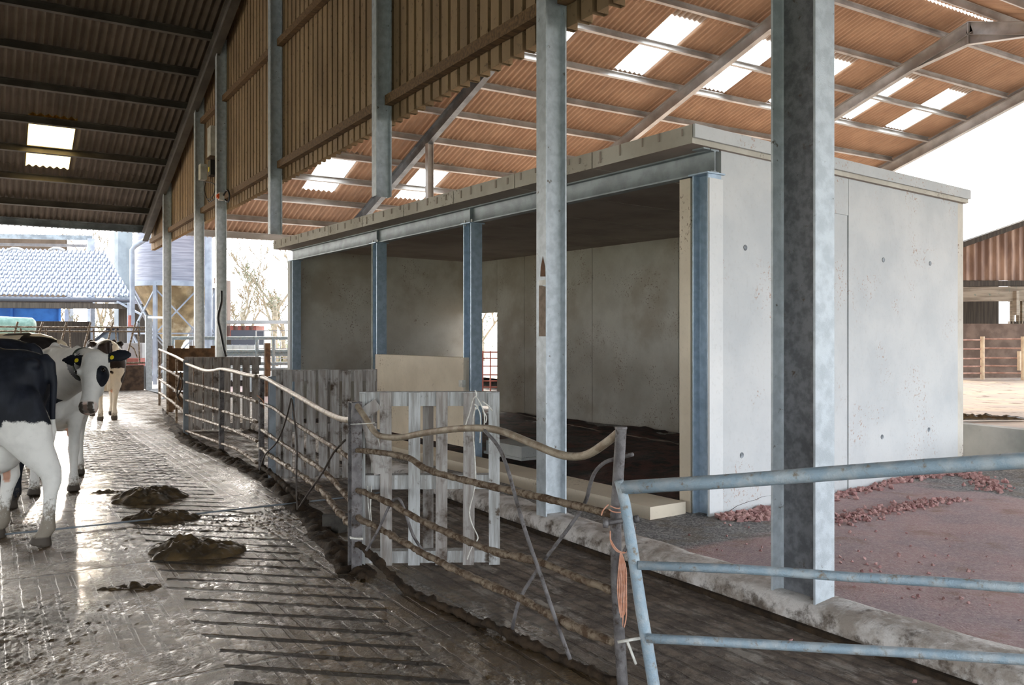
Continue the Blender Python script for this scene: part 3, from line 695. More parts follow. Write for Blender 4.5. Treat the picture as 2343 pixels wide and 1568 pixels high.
# angle-steel post
def angle_post(x0, x1, ytop, base, label, name='steel_post', w=.05, mat='post_dark'):
    top = (base.z, ); d = (Vector((base.x, base.y, 0)) - Vector((CAM[0], CAM[1], 0))); dep = d.x * FW[0] + d.y * FW[1]
    hgt = EYE - (ytop - CY) / FPX * dep; px = (x1 - x0) / FPX * dep
    mb = MB(); a = px * .42; b = px * .58
    L_ = [(0, 0), (a + .0, -.0), (a, .006), (.006, .006), (.006, b), (0, b)]
    return dep, hgt, px
def post(ground, ytop, w, d, label, name='steel_post', mat='post_dark', group='posts of the cattle race'):
    dep = (ground.x - CAM[0]) * FW[0] + (ground.y - CAM[1]) * FW[1]; z = EYE - (ytop - CY) / FPX * dep
    mb = MB(); mb.sweep(I_prof(d, w, .006, .006, .006), (ground.x, ground.y, -.02), (ground.x, ground.y, z), up=(0, 1, 0))
    mb.box((ground.x, ground.y, z), (w, d, .006))
    return solo(mb, name, M[mat], label, 'post', (ground.x, ground.y, -.0), group, smooth=30)
post(gPA, 920, .07, .075, 'dark steel post at the corner of the nearest pallet')
post(gP2, 858, .05, .06, 'dark steel post left of the middle pallet, where two hurdles meet')
gP2b = G(622, 1100)
post(gP2b, 862, .07, .05, 'blue-grey steel post touching the middle pallet', mat='steel')
post(gP3, 825, .07, .06, 'steel post at the near edge of the far pallet', mat='steel')
mid = gP3 + (gP2 - gP3) * .557
post(mid, 847, .06, .05, 'muddy flat steel post half-way along the third hurdle')
# small slab of wood behind the angle post, lying on the floor
mb = MB(); c = G(768, 1222); mb.box(c + Vector((0, 0, .11)), (.20, .06, .09), Matrix.Rotation(-.5, 3, 'Z')); mb.box(c + Vector((.05, .05, .04)), (.09, .09, .08), Matrix.Rotation(.3, 3, 'Z'))
solo(mb, 'timber_offcut', M['rubber'], 'muddy timber offcut sticking out left of the dark corner post', 'timber')
# second hurdle
h = thing('bent_hurdle', 'sagging pipe hurdle in front of the middle pallet', 'hurdle', tuple(gP2), group='hurdles of the cattle race')
rail([(590, 860), (612, 868), (640, 884), (690, 912), (735, 938), (765, 953), (785, 960), (806, 962)], gP2, gPA, .0215, 'rail_clean', h, label='polished sagging top rail')
rail([(590, 919), (625, 934), (655, 956), (705, 988), (760, 1022), (806, 1052)], gP2, gPA, .017, 'rail_mud', h, lump=.2)
rail([(590, 977), (628, 1004), (680, 1038), (742, 1080), (780, 1120), (806, 1152)], gP2, gPA, .018, 'rail_mud', h, lump=.3)
rail([(590, 1019), (625, 1047), (680, 1082), (735, 1122), (765, 1160), (806, 1205)], gP2, gPA, .019, 'rail_mud', h, lump=.5)
rail([(600, 1068), (640, 1100), (668, 1125), (700, 1150)], gP2, gPA, .02, 'mud', h, lump=.9)
def stake(px, label, a=gP2, b=gPA, r=.008):
    pts = [V(x, y, a, b) + Vector((-.03, -.02, 0)) for x, y in px]
    for p in pts: p.z = max(p.z, .01)
    mb = MB(); mb.tube(catmull(pts, 3), r, 7); return solo(mb, 'bent_bar', M['wire'], label, 'bar', group='thin rods woven through the second hurdle', smooth=180)
stake([(672, 912), (660, 960), (640, 1010), (612, 1040), (600, 1075)], 'thin dark rod hooked over the sagging rail and curving left to the steel post')
stake([(674, 914), (680, 960), (686, 1020), (684, 1100), (686, 1165)], 'thin dark rod hanging straight from the sagging rail to the mud')
stake([(797, 1006), (770, 1035), (745, 1080), (710, 1130), (690, 1160)], 'thin dark rod slanting from the corner post down to the left')
# third hurdle
h = thing('bent_hurdle', 'wavy pipe hurdle in front of the far pallet', 'hurdle', tuple(gP3), group='hurdles of the cattle race')
rail([(423, 831), (440, 838), (468, 848), (490, 848), (506, 845), (530, 849), (560, 857), (588, 862)], gP3, gP2, .022, 'rail_clean', h, label='wavy polished top rail')
for ys in ((874, 895, 905, 920), (915, 940, 952, 966), (948, 975, 990, 1010), (985, 1015, 1030, 1060)):
    rail([(423, ys[0]), (507, ys[1]), (545, ys[2]), (588, ys[3])], gP3, gP2, .018, 'rail_mud', h, lump=.4)
# fourth hurdle (far)
h = thing('bent_hurdle', 'farthest pipe hurdle at the left end of the race, caked in muck', 'hurdle', tuple(gP4), group='hurdles of the cattle race')
for i, (y0, y1) in enumerate(((800, 828), (838, 872), (868, 912), (898, 945))):
    rail([(364, y0), (395, (y0 + y1) / 2 - 1), (424, y1)], gP4, gP3, .024 if i == 0 else .02, 'rail_clean' if i == 0 else 'rail_mud', h, lump=0 if i == 0 else .5)
for px, y0 in ((365, 799), (383, 812), (404, 822)):
    g = V(px, 940, gP4, gP3); g.z = 0; mb = MB(); mb.tube([g, Vector((g.x, g.y, V(px, y0, gP4, gP3).z))], .022 if px > 370 else .03, 8); part(mb, 'upright', M['rail_mud'], h)
# strands of dry straw and twine on posts
def rope(name, mat, pts, r, label, cat='twine', n=6, k=4, group=None, extra=()):
    mb = MB(); mb.tube(catmull(pts, k), r, n)
    for e in extra: mb.tube(catmull(e, k), r, n)
    return solo(mb, name, M[mat], label, cat, group=group, smooth=180)
def PD(d, *px): return [P(x, y, d) for x, y in px]
rope('baling_twine', 'wire', PD(13.2, (414, 850), (410, 872), (405, 900), (412, 920)), .012, 'frayed dark twine on the far hurdle post', extra=[PD(13.2, (412, 852), (418, 880), (408, 905))])
# orange twine: wraps round the pipe post and the gate stile, long tail hanging
a = V(1409, 1165, gPA, gPB); dA = 3.74
loops = [PD(dA - .04, (1393, 1166), (1405, 1172), (1425, 1172), (1440, 1164)), PD(dA - .04, (1396, 1158), (1415, 1164), (1441, 1155)), PD(dA - .05, (1396, 1215), (1398, 1242), (1412, 1262), (1430, 1262), (1446, 1240), (1453, 1205)), PD(dA - .05, (1397, 1235), (1410, 1256), (1428, 1266), (1444, 1248)), PD(dA - .04, (1392, 1155), (1380, 1168), (1376, 1180))]
tail = [PD(dA - .02, (1420, 1262), (1424 + i * 3.2 - 8, 1300), (1422 + i * 4 - 9, 1345), (1424 + i * 3.4 - 8, 1385 + 12 * (i % 3)), (1422 + 2 * i - 4, 1410 + 26 * (i % 2))) for i in range(6)]
rope('baling_twine', 'rope_orange', loops[0], .003, 'orange baling twine tying the leaning pipe post to the gate', extra=loops[1:] + tail)
rope('baling_twine', 'rope_orange', PD(9.3, (588, 905), (602, 918), (604, 935)), .006, 'scrap of orange twine on the post left of the middle pallet')
# ------------------------------------------------------------------ galvanised gate at lower right
def gp(px, py, t): return P(px, py, 3.62 - .62 * t)
gate = thing('galvanised_gate', 'blue-grey galvanised field gate sagging across the lower right corner', 'gate', tuple(cam2w(.60, 3.55)))
GE = []
def grail(px, r, t0=0.0, lab=None):
    pts = [gp(x, y, (x - 1425) / (2343 - 1425)) for x, y in px]
    e = (pts[-1] - pts[0]).normalized(); pts.append(pts[-1] + e * 1.7); GE.append(pts[-1].copy())
    mb = MB(); mb.tube(pts, r, 16); part(mb, 'rail', M['rail_blue'], gate, lab, 180)
grail([(1425, 1116), (1660, 1102), (1900, 1084), (2120, 1068), (2343, 1054)], .0295, lab='thick top rail')
grail([(1462, 1294), (1700, 1303), (1950, 1321), (2150, 1332), (2343, 1346)], .019)
grail([(1480, 1461), (1600, 1467), (1800, 1478), (2100, 1495), (2343, 1510)], .0195)
GE.sort(key=lambda v: v.z); mb = MB(); mb.tube([GE[0] - Vector((0, 0, .12)), GE[0], GE[1], GE[2] + Vector((0, 0, .03))], .026, 14); part(mb, 'stile', M['rail_blue'], gate, None, 180)
mb = MB(); mb.tube([gp(1416, 1100, 0), gp(1430, 1150, 0), gp(1447, 1260, 0), gp(1468, 1400, 0), gp(1480, 1470, 0), gp(1496, 1568, 0), gp(1500, 1600, 0)], [.02, .023, .025, .026, .026, .026, .026], 14); part(mb, 'stile', M['rail_blue'], gate, 'slanting end stile', 180)
mb = MB(); mb.tube([gp(1385, 1198, 0), gp(1420, 1192, 0), gp(1460, 1188, 0)], .011, 10); mb.tube([gp(1380, 1198, 0), gp(1391, 1198, 0)], .019, 10); mb.tube([gp(1452, 1189, 0), gp(1462, 1187, 0)], .016, 8)
mb.tube(catmull([gp(1438, 1190, 0), gp(1450, 1200, 0), gp(1442, 1235, 0), gp(1428, 1262, 0)], 4), .008, 8); part(mb, 'latch_bolt', M['post_dark'], gate, 'rusty latch bolt', 180)
mb = MB(); mb.tube([gp(1413, 1470, 0), gp(1480, 1458, 0)], .007, 8); mb.tube([gp(1436, 1470, 0), gp(1455, 1520, 0)], .006, 8); part(mb, 'tie_wire', M['rope_white'], gate, 'pale wire tie', 180)
# ------------------------------------------------------------------ pallets standing on edge
def pallet(name, label, A, B, zt, slats, cross, mat, lean=0, back=(), th=.022, braces=(), group='wooden pallets blocking the race', zb=0.02):
    """A, B ground ends; slats = [(u0, u1)] in 0..1 along A to B; cross = [(z0, z1, thickness)]"""
    A = Vector((A.x, A.y, 0)); B = Vector((B.x, B.y, 0)); e = (B - A); Ln = e.length; e.normalize(); n = Vector((e.y, -e.x, 0)); n = n if n.dot(Vector((FW[0], FW[1], 0))) < 0 else -n
    ang = math.atan2(e.y, e.x); R = Matrix.Rotation(ang, 3, 'Z')
    t = thing(name, label, 'pallet', tuple(A), 0, group)
    for i, (u0, u1) in enumerate(slats):
        w = (u1 - u0) * Ln; c = A + e * ((u0 + u1) / 2 * Ln) + n * (.055); hh = zt - zb - random.uniform(0, .015); mb = MB()
        mb.box(c + Vector((0, 0, zb + hh / 2)), (w, th, hh), R @ Matrix.Rotation(random.uniform(-.006, .006), 3, 'Y')); part(mb, 'slat', M[mat if random.random() < .7 else 'pallet'], t)
    for i, (u0, u1, z0, z1) in enumerate(back):
        w = (u1 - u0) * Ln; c = A + e * ((u0 + u1) / 2 * Ln) - n * .055; mb = MB(); mb.box(c + Vector((0, 0, (z0 + z1) / 2)), (w, th, z1 - z0), R); part(mb, 'back_slat', M['pallet'], t)
    for z0, z1, d in cross:
        mb = MB(); c = A + e * (Ln / 2); mb.box(c + Vector((0, 0, (z0 + z1) / 2)), (Ln, d, z1 - z0), R); part(mb, 'bearer', M[mat], t)
    for (u0, z0, u1, z1, w) in braces:
        mb = MB(); p = A + e * (u0 * Ln) + n * .07 + Vector((0, 0, z0)); q = A + e * (u1 * Ln) + n * .07 + Vector((0, 0, z1)); mb.bar(p, q, .02, w); part(mb, 'brace', M['pallet'], t, 'loose slanting board')
    return t, A, e, n, Ln
dep = 5.72
A1_ = P(824, 1290, dep); B1_ = P(1143, 1280, dep + .03)
hz_ = EYE - (895 - CY) / FPX * dep
def U(x): return (x - 824) / (1143 - 824)
near_p = pallet('wooden_pallet', 'nearest wooden pallet with wide gaps and white twine, behind the dark corner post', A1_, B1_, hz_,
    [(U(826), U(838)), (U(872), U(898)), (U(936), U(962)), (U(998), U(1024)), (U(1060), U(1086)), (U(1118), U(1143))],
    [(hz_ - .10, hz_ - .005, .085), (hz_ - .66, hz_ - .565, .085), (.03, .11, .085)], 'pallet_pale', back=[(U(966), U(990), .06, hz_ - .02), (U(828), U(846), .1, hz_ - .02)], braces=[(U(828), hz_ - .16, U(868), hz_ - .08, .075), (U(842), hz_ - .18, U(872), hz_ - .55, .075)])
dp = 9.2
A2_ = P(624, 1097, dp); B2_ = P(862, 1085, dp + .1); hz2 = EYE - (846 - CY) / FPX * dp
s9 = []; xs = [624, 650, 676, 703, 730, 757, 784, 811, 838]
for i, x in enumerate(xs): s9.append(((x - 624) / 238, (x + 20 - 624) / 238))
pallet('wooden_pallet', 'middle wooden pallet of close grey slats, behind the sagging hurdle', A2_, B2_, hz2, s9, [(hz2 - .13, hz2 - .003, .085), (.52, .61, .085), (.04, .12, .085)], 'pallet', back=[(0, .09, .05, hz2), (.45, .54, .05, hz2), (.9, 1, .05, hz2)])
dp = 14.0
A3_ = P(424, 988, dp); B3_ = P(596, 980, dp + .1); hz3 = EYE - (817 - CY) / FPX * dp
s9 = []
for i in range(8): s9.append((i * .1285, i * .1285 + (.112 if i < 4 else .095)))
pallet('wooden_pallet', 'farthest wooden pallet of brown slats, beside the far hurdle', A3_, B3_, hz3, s9, [(hz3 - .14, hz3 - .003, .085), (.55, .64, .085), (.04, .13, .085)], 'pallet', back=[(0, .09, .05, hz3), (.45, .54, .05, hz3)])
# brown board behind the far pallet
mb = MB(); g0, g1 = P(383, 815, 17.5), P(492, 818, 17.5); zt = EYE - (797 - CY) / FPX * 17.5
e = (g1 - g0).normalized(); n_ = Vector((e.y, -e.x, 0)); A = Vector((g0.x, g0.y, 0)); B = Vector((g1.x, g1.y, 0))
bd_ = thing('board_barrier', 'brown muddy plank barrier standing behind the farthest pallet', 'barrier', tuple(A))
for z0, z1 in ((.05, .42), (.45, .82), (.85, zt)):
    b = MB(); b.box((A + B) / 2 + Vector((0, 0, (z0 + z1) / 2)), ((B - A).length, .04, z1 - z0), Matrix.Rotation(math.atan2(e.y, e.x), 3, 'Z')); part(b, 'plank', M['mudwood'], bd_)
for u in (.05, .5, .95):
    b = MB(); q = A.lerp(B, u) - n_ * .05; b.box(q + Vector((0, 0, (zt + .05) / 2)), (.09, .07, zt + .05), Matrix.Rotation(math.atan2(e.y, e.x), 3, 'Z')); part(b, 'upright', M['mudwood'], bd_)
# white twine on the nearest pallet
d0 = 5.58
rope('white_twine', 'rope_white', PD(d0, (1087, 893), (1090, 905), (1082, 915), (1074, 945), (1066, 970), (1062, 990)), .0045, 'knotted white twine hanging down the right side of the nearest pallet', extra=[PD(d0, (1088, 906), (1100, 925), (1108, 948), (1108, 972)), PD(d0, (1090, 930), (1099, 950), (1099, 990), (1098, 1014)), PD(d0, (1088, 932), (1083, 955), (1082, 990), (1086, 1040), (1088, 1095), (1083, 1130), (1074, 1170), (1080, 1200), (1092, 1225), (1092, 1236), (1080, 1252), (1072, 1270), (1069, 1281)), PD(d0, (1103, 918), (1118, 930), (1126, 940)), PD(d0, (1105, 940), (1113, 955), (1111, 968)), PD(d0, (1085, 925), (1094, 932), (1086, 938))])
rope('white_twine', 'rope_white', PD(5.5, (800, 1229), (812, 1232), (831, 1232)), .005, 'short white twine tied round the foot of the dark corner post', extra=[PD(5.5, (801, 1232), (831, 1235))])
rope('white_twine', 'rope_white', PD(5.45, (802, 971), (830, 970), (858, 968)), .003, 'thin pale twine round the top of the dark corner post', extra=[PD(5.62, (841, 1112), (842, 1150), (847, 1195)), PD(5.62, (850, 1112), (848, 1160), (850, 1196))])
rope('water_hose', 'wire', PD(5.66, (826, 980), (822, 1000), (824, 1040), (820, 1060)), .022, 'dark hose end hung between the corner post and the nearest pallet', cat='hose', n=10)
c = P(853, 1060, 5.9); mb = MB(); mb.loft([[c + Vector((.075 * math.cos(t * PI / 8) * w, .03 * math.sin(t * PI / 8), z)) for t in range(16)] for w, z in ((.5, -.13), (.9, -.10), (1, 0), (.8, .12), (.35, .22), (.3, .26))])
solo(mb, 'plastic_jug', M['white_plastic'], 'white plastic jug hanging behind the slanting board of the nearest pallet', 'jug', smooth=50)
# thin steel cable lying over the wet floor
cp = [G(x, y, .025) for x, y in ((0, 1224), (130, 1211), (330, 1190), (520, 1168), (650, 1154), (760, 1142), (840, 1132), (870, 1127))]
mb = MB(); mb.tube(catmull(cp, 3), .008, 6); solo(mb, 'steel_cable', M['steel'], 'thin steel scraper cable stretched straight across the wet floor', 'cable', smooth=180)
# manure ridge along the foot of the hurdles, and heaps on the floor
def heap(c, L, W, H, ang, seed, mat, name, label, cat, kind=None, n=44):
    def f(u, v):
        a = u * 2 * PI; r = v; x = math.cos(a) * L * r; y = math.sin(a) * W * r
        rag = 1 + .30 * mnoise.noise(Vector((math.cos(a) * 1.6, math.sin(a) * 1.6, seed))) + .14 * mnoise.noise(Vector((math.cos(a) * 5, math.sin(a) * 5, seed)))
        x *= rag; y *= rag; z = H * (1 - r * r) ** .8 * (1 + .45 * mnoise.noise(Vector((x * 5, y * 5, seed)))) if r < 1 else 0
        z += (.03 * mnoise.noise(Vector((x * 16, y * 16, seed))) + .02 * mnoise.noise(Vector((x * 34, y * 34, seed + 3)))) * (1 - r ** 4)
        q = Matrix.Rotation(ang, 3, 'Z') @ Vector((x, y, 0)); return Vector((c.x + q.x, c.y + q.y, max(z, 0) + (.0 if r < 1 else -.01)))
    mb = MB(); mb.grid(f, n * 2, n // 2); return solo(mb, name, M[mat], label, cat, (c.x, c.y, 0), kind=kind, smooth=180, group='manure heaps on the wet floor' if name == 'manure_heap' else None)
va = math.atan2(RT[1], RT[0])
heap(G(335, 1140), .36, .34, .10, va, 1.7, 'dung', 'manure_heap', 'farther brown manure heap near the cow hooves', 'manure')
heap(G(370, 1185), .33, .20, .06, va, 5.1, 'dung', 'manure_heap', 'flat middle manure heap under the steel cable', 'manure')
heap(G(445, 1262), .33, .28, .085, va, 9.3, 'dung', 'manure_heap', 'nearer brown manure heap, the largest lump on the floor', 'manure')
heap(G(240, 1127), .16, .05, .02, va, 3.3, 'dung', 'manure_heap', 'thin smear of manure left of the farther heap', 'manure')
heap(G(300, 1345), .2, .05, .02, va + .1, 13.3, 'dung', 'manure_heap', 'small smear of manure in the wet foreground', 'manure')
def ridge(pts, w, hgt, seed):
    pts = catmull(pts, 40); mb = MB(); rings = []; N_ = len(pts) - 1
    for i, p in enumerate(pts):
        d = (pts[min(i + 1, len(pts) - 1)] - pts[max(i - 1, 0)]); d.z = 0; d.normalize(); s = Vector((-d.y, d.x, 0)); r = []
        for k in range(12):
            u = k / 11 * 2 - 1; q = Vector((p.x, p.y, 0)) + s * u * w * min(1, .15 + i / N_ * 8, .15 + (1 - i / N_) * 8) * (1 + .5 * mnoise.noise(Vector((p.x * 2.5, p.y * 2.5, seed + (u > 0) * 5))))
            z = hgt * min(1, .2 + (1 - i / N_) * 8) * (1 - u * u) * (1 + .8 * mnoise.noise(Vector((q.x * 6, q.y * 6, seed)))) + .05 * mnoise.noise(Vector((q.x * 15, q.y * 15, seed))) * (1 - u * u) + .02 * mnoise.noise(Vector((q.x * 34, q.y * 34, seed))) * (1 - u * u); r.append(Vector((q.x, q.y, max(z, -.01) if 0 < k < 11 else -.02)))
        rings.append(r)
    w_ = len(rings[0]); vs = [v for r in rings for v in r]
    mb.add(vs, [(i * w_ + k, i * w_ + k + 1, (i + 1) * w_ + k + 1, (i + 1) * w_ + k) for i in range(len(rings) - 1) for k in range(w_ - 1)]); return mb
solo(ridge([G(372, 940), G(425, 1005), G(510, 1045), G(600, 1092), G(690, 1165), G(795, 1290), G(830, 1330)], .13, .032, 4.4), 'muck_ridge', M['mud'], 'dark ridge of muck along the foot of the race hurdles', 'muck', kind='stuff', smooth=180)
# ------------------------------------------------------------------ electrical boxes on the cladding
def onx(px, py, x): r = ray(px, py); return P(px, py, (x - CAM[0]) / r.x)
c = onx(484, 330, .02); mb = MB(); z0, z1 = onx(484, 360, .02).z, onx(484, 291, .02).z
lt = thing('wall_cabinet', 'tall white electrical box high on the fawn cladding beside a dark column', 'cabinet', (c.x, c.y, z0))
mb = MB(); mb.box((c.x, c.y, (z0 + z1) / 2), (.10, .30, z1 - z0)); part(mb, 'case', M['white_plastic'], lt); mb = MB(); mb.box((c.x + .01, c.y, z0 - .01), (.16, .36, .02)); part(mb, 'shelf', M['mudwood'], lt)
c = onx(464, 394, -.05); z0, z1 = onx(464, 412, -.05).z, onx(464, 377, -.05).z
jb = thing('junction_box', 'white and black control box below the tall white wall box', 'control box', (c.x, c.y, z0))
mb = MB(); mb.box((c.x, c.y, (z0 + z1) / 2), (.13, .20, z1 - z0)); part(mb, 'front_case', M['white_plastic'], jb)
c2 = onx(483, 398, .0); mb = MB(); mb.box((c2.x + .02, c2.y, (z0 + z1) / 2), (.12, .26, (z1 - z0) * .95)); part(mb, 'back_case', M['black'], jb); mb = MB(); mb.box((c2.x - .045, c2.y, z0 + .13), (.006, .08, .09)); part(mb, 'sticker', M['yellow_plastic'], jb)
lp = [onx(470, 416, -.0), onx(468, 435, -.0), onx(474, 455, -.0), onx(486, 450, 0), onx(492, 432, 0), onx(489, 420, 0)]
rope('cable_coil', 'wire', lp + [lp[0]], .012, 'loop of cable hanging under the control box on the cladding', cat='cable', extra=[[onx(474, 455, 0), onx(480, 462, 0), onx(494, 452, 0)]])
c = onx(506, 450, -.12); sw = thing('isolator_switch', 'white switch box with an orange knob on the far steel column', 'switch', tuple(c - Vector((0, 0, .07))))
mb = MB(); mb.box(c, (.09, .12, .14)); part(mb, 'case', M['white_plastic'], sw); mb = MB(); mb.box(c + Vector((-.055, -.01, 0)), (.03, .09, .09)); mb.tube([c + Vector((-.07, -.01, 0)), c + Vector((-.09, -.01, 0))], .03, 10); part(mb, 'knob', M['orange_plastic'], sw)
mb = MB(); mb.tube(catmull([c + Vector((.03, -.06, .02)), c + Vector((.06, -.2, .1)), c + Vector((.08, -.3, .0)), c + Vector((.08, -.22, -.12)), c + Vector((.05, -.08, -.06))], 4), .016, 8); part(mb, 'cable_loop', M['black'], sw)
cb = [onx(507, 690, -.11), onx(501, 715, -.11), onx(500, 735, -.11), onx(506, 765, -.11), onx(513, 800, -.11), onx(517, 815, -.1)]
rope('black_cable', 'black', [cb[0] + Vector((0, 0, .2))] + cb, .025, 'thick black cable bowing down the face of the far steel column', cat='cable')
# ------------------------------------------------------------------ dairy cows
def coat_mat(name, white, black, mud=S(112, 98, 78)):
    t = NT(name); o = t.pos(False)
    at = t.n('ShaderNodeAttribute'); at.attribute_name = 'coat'; f = at.outputs['Fac']
    ap = t.n('ShaderNodeAttribute'); ap.attribute_name = 'skin'; pk = ap.outputs['Fac']
    hair = t.noise(o, 90, 4, .7); w = t.math('ADD', f, t.math('MULTIPLY', t.math('SUBTRACT', hair, .5), .10))
    k = t.ramp(w, -.02, .02)
    wc = t.mix(t.ramp(t.noise(o, 7, 5, .6), .4, .7), white, tuple(c * .88 for c in white))
    bc = t.mix(t.ramp(t.noise(o, 11, 5, .6, (1, 1, .4)), .4, .7), black, tuple(c * 1.9 + .004 for c in black))
    col = t.mix(k, wc, bc)
    am = t.n('ShaderNodeAttribute'); am.attribute_name = 'muck'
    mk = t.ramp(t.math('ADD', am.outputs['Fac'], t.math('MULTIPLY', t.math('SUBTRACT', t.noise(o, 26, 6, .75), .5), 1.3)), .35, .62)
    col = t.mix(t.math('MULTIPLY', mk, .85), col, mud)
    col = t.mix(pk, col, S(216, 160, 132))
    ah = t.n('ShaderNodeAttribute'); ah.attribute_name = 'horn'
    col = t.mix(ah.outputs['Fac'], col, S(74, 66, 58))
    t.bump(t.noise(o, 140, 3, .7, (1, 1, .3)), .25, .004)
    t.set(col, .62, 0, .3); return t.m
M['coat'] = coat_mat('coat_white_and_black', S(232, 230, 224), S(17, 21, 30))
M['coat_cream'] = coat_mat('coat_cream_and_black', S(238, 222, 194), S(30, 26, 24))
M['coat_brown'] = coat_mat('coat_dark_and_white', S(238, 228, 212), S(36, 27, 25))
M['eye'] = simple('eye_dark', S(14, 10, 8), rough=.1)
M['collar'] = simple('collar_strap', S(60, 72, 58), S(44, 52, 44), 20, .7)
def fr_basis(axis, up):
    a = Vector(axis).normalized(); u = Vector(up); s = a.cross(u).normalized(); u = s.cross(a).normalized(); return a, s, u
def ell_ring(c, s, u, hw, hh, n=24, flat=2.2, pinch=0):
    r = []
    for k in range(n):
        t = 2 * PI * k / n; ct, st = math.cos(t), math.sin(t)
        x = math.copysign(abs(ct) ** (2 / flat), ct) * hw; y = math.copysign(abs(st) ** (2 / flat), st) * hh
        if y > 0: x *= 1 - pinch * (y / hh) ** 2
        r.append(Vector(c) + s * x + u * y)
    return r
def limb(mb, pts, n=14):
    """pts: (pos, radius fore-aft, radius sideways)"""
    rings = []; m = len(pts)
    P_ = [Vector(p[0]) for p in pts]
    for i in range(m):
        d = (P_[min(i + 1, m - 1)] - P_[max(i - 1, 0)]).normalized(); y = Vector((0, 1, 0)); x = y.cross(d).normalized(); y = d.cross(x).normalized()
        rings.append([P_[i] + x * math.cos(2 * PI * k / n) * pts[i][1] + y * math.sin(2 * PI * k / n) * pts[i][2] for k in range(n)])
    mb.loft(rings)
def cow(name, label, loc, rotz, coat, field, hind, fore, head, group='dairy cows', vox=.02, sc=1.0, tags=True, eyes=True, collar=False, thigh=1.0, tail=None, muckf=None, fill=0):
    """local frame: +X forward, +Y left.  hind/fore: {'L': hoof xy, 'R': hoof xy}; head: (poll, axis, crown) in local coordinates"""
    mb = MB(); X, Y, Z = Vector((1, 0, 0)), Vector((0, 1, 0)), Vector((0, 0, 1))
    ring = [(-.845, 1.27, .06, .08), (-.82, 1.24, .14, .16), (-.76, 1.20, .215, .235), (-.66, 1.155, .265, .305), (-.5, 1.11, .29, .355), (-.34, 1.07, .305, .39), (-.15, 1.035, .345, .418), (.08, 1.02, .365, .428), (.28, 1.035, .35, .42), (.46, 1.065, .305, .395), (.62, 1.09, .25, .35), (.74, 1.10, .19, .28), (.82, 1.10, .10, .17)]
    mb.loft([ell_ring((x, 0, z), Y, Z, w, h, 28, 2.25, .28) for x, z, w, h in ring])
    for s in (1, -1):
        mb.ball((-.40, s * .235, 1.385), .075, sc=(1.2, .9, .7)); mb.ball((-.775, s * .125, 1.345), .055, sc=(1.2, .9, .9))
        mb.ball((.42, s * .20, 1.22), .2, sc=(.8, .5, 1.25)); mb.ball((.55, s * .19, 1.0), .17, sc=(.9, .6, 1.1)); mb.ball((-.55, s * .2, 1.03), .25, sc=(.95, .5, 1.15))
    mb.tube([(-.5, 0, 1.452), (-.2, 0, 1.448), (.1, 0, 1.442), (.45, 0, 1.462)], [.03, .025, .025, .045], 8)
    mb.ball((.66, 0, .86), .14, sc=(1, .8, 1.1))                     # brisket
    for sd, s in (('L', 1), ('R', -1)):
        hx, hy = hind[sd]; dx = hx + .60; dy = hy - s * .18
        limb(mb, [((-.50, s * .15, 1.15), .20, .10), ((-.57 + dx * .42, s * .19, 1.0), .235 * thigh, .125), ((-.57 + dx * .72, s * .20 + dy * .2, .84), .20 * thigh, .12), ((-.60 + dx * .9, s * .195 + dy * .4, .68), .125, .085), ((-.66 + dx * .98, s * .185 + dy * .7, .545), .082, .058), ((-.675 + dx * .94, s * .18 + dy * .8, .48), .070, .054), ((-.655 + dx * .97, s * .18 + dy * .9, .38), .050, .043), ((-.635 + dx, s * .18 + dy, .22), .044, .040), ((-.63 + dx, s * .18 + dy, .135), .058, .053), ((-.60 + dx, s * .18 + dy, .085), .05, .05), ((-.585 + dx, s * .18 + dy, .05), .072, .06), ((-.575 + dx, s * .18 + dy, .004), .085, .066)])
        mb.ball((-.70 + dx * .92, s * .18 + dy * .75, .53), .035, sc=(1, .8, 1.6))
        fx, fy = fore[sd]; dx = fx - .53; dy = fy - s * .17
        limb(mb, [((.42, s * .15, 1.12), .15, .08), ((.46, s * .185, .95), .15, .09), ((.47 + dx * .1, s * .185, .80), .115, .085), ((.48 + dx * .3, s * .18 + dy * .2, .66), .075, .065), ((.49 + dx * .6, s * .172 + dy * .5, .50), .055, .052), ((.50 + dx * .75, s * .17 + dy * .7, .415), .060, .056), ((.495 + dx * .85, s * .17 + dy * .8, .34), .044, .042), ((.49 + dx, s * .17 + dy, .2), .041, .038), ((.49 + dx, s * .17 + dy, .135), .053, .05), ((.515 + dx, s * .17 + dy, .08), .048, .048), ((.53 + dx, s * .17 + dy, .05), .07, .06), ((.54 + dx, s * .17 + dy, .004), .083, .066)])
    # udder with four teats
    mb.ball((-.45, 0, .70), .20, sc=(1.15, .9, .95)); mb.ball((-.40, .09, .645), .13); mb.ball((-.40, -.09, .645), .13)
    teats = [(-.33, .085), (-.33, -.085), (-.5, .085), (-.5, -.085)]
    for tx, ty in teats: mb.tube([(tx, ty, .57), (tx, ty, .50), (tx, ty, .462)], [.024, .019, .014], 8)
    # neck and head
    poll, axis, crown = head; a, s, u = fr_basis(axis, crown); poll = Vector(poll)
    n0 = Vector((.60, 0, 1.16)); n2 = poll - u * .07 + a * .05; nd = (n2 - n0).normalized(); n1 = n0.lerp(n2, .5) + Vector((0, 0, .0))
    def nk(c, d, w, h): 
        aa, ss, uu = fr_basis(d, Z); return ell_ring(c, ss, uu, w, h, 20, 2.1, .25)
    mb.loft([nk(n0 - X * .1, X, .20, .30), nk(n0 + (n1 - n0) * .3, (X + nd).normalized(), .175, .27), nk(n1, nd, .14, .215), nk(n1.lerp(n2, .6), nd, .115, .17), nk(n2, nd, .10, .13)])
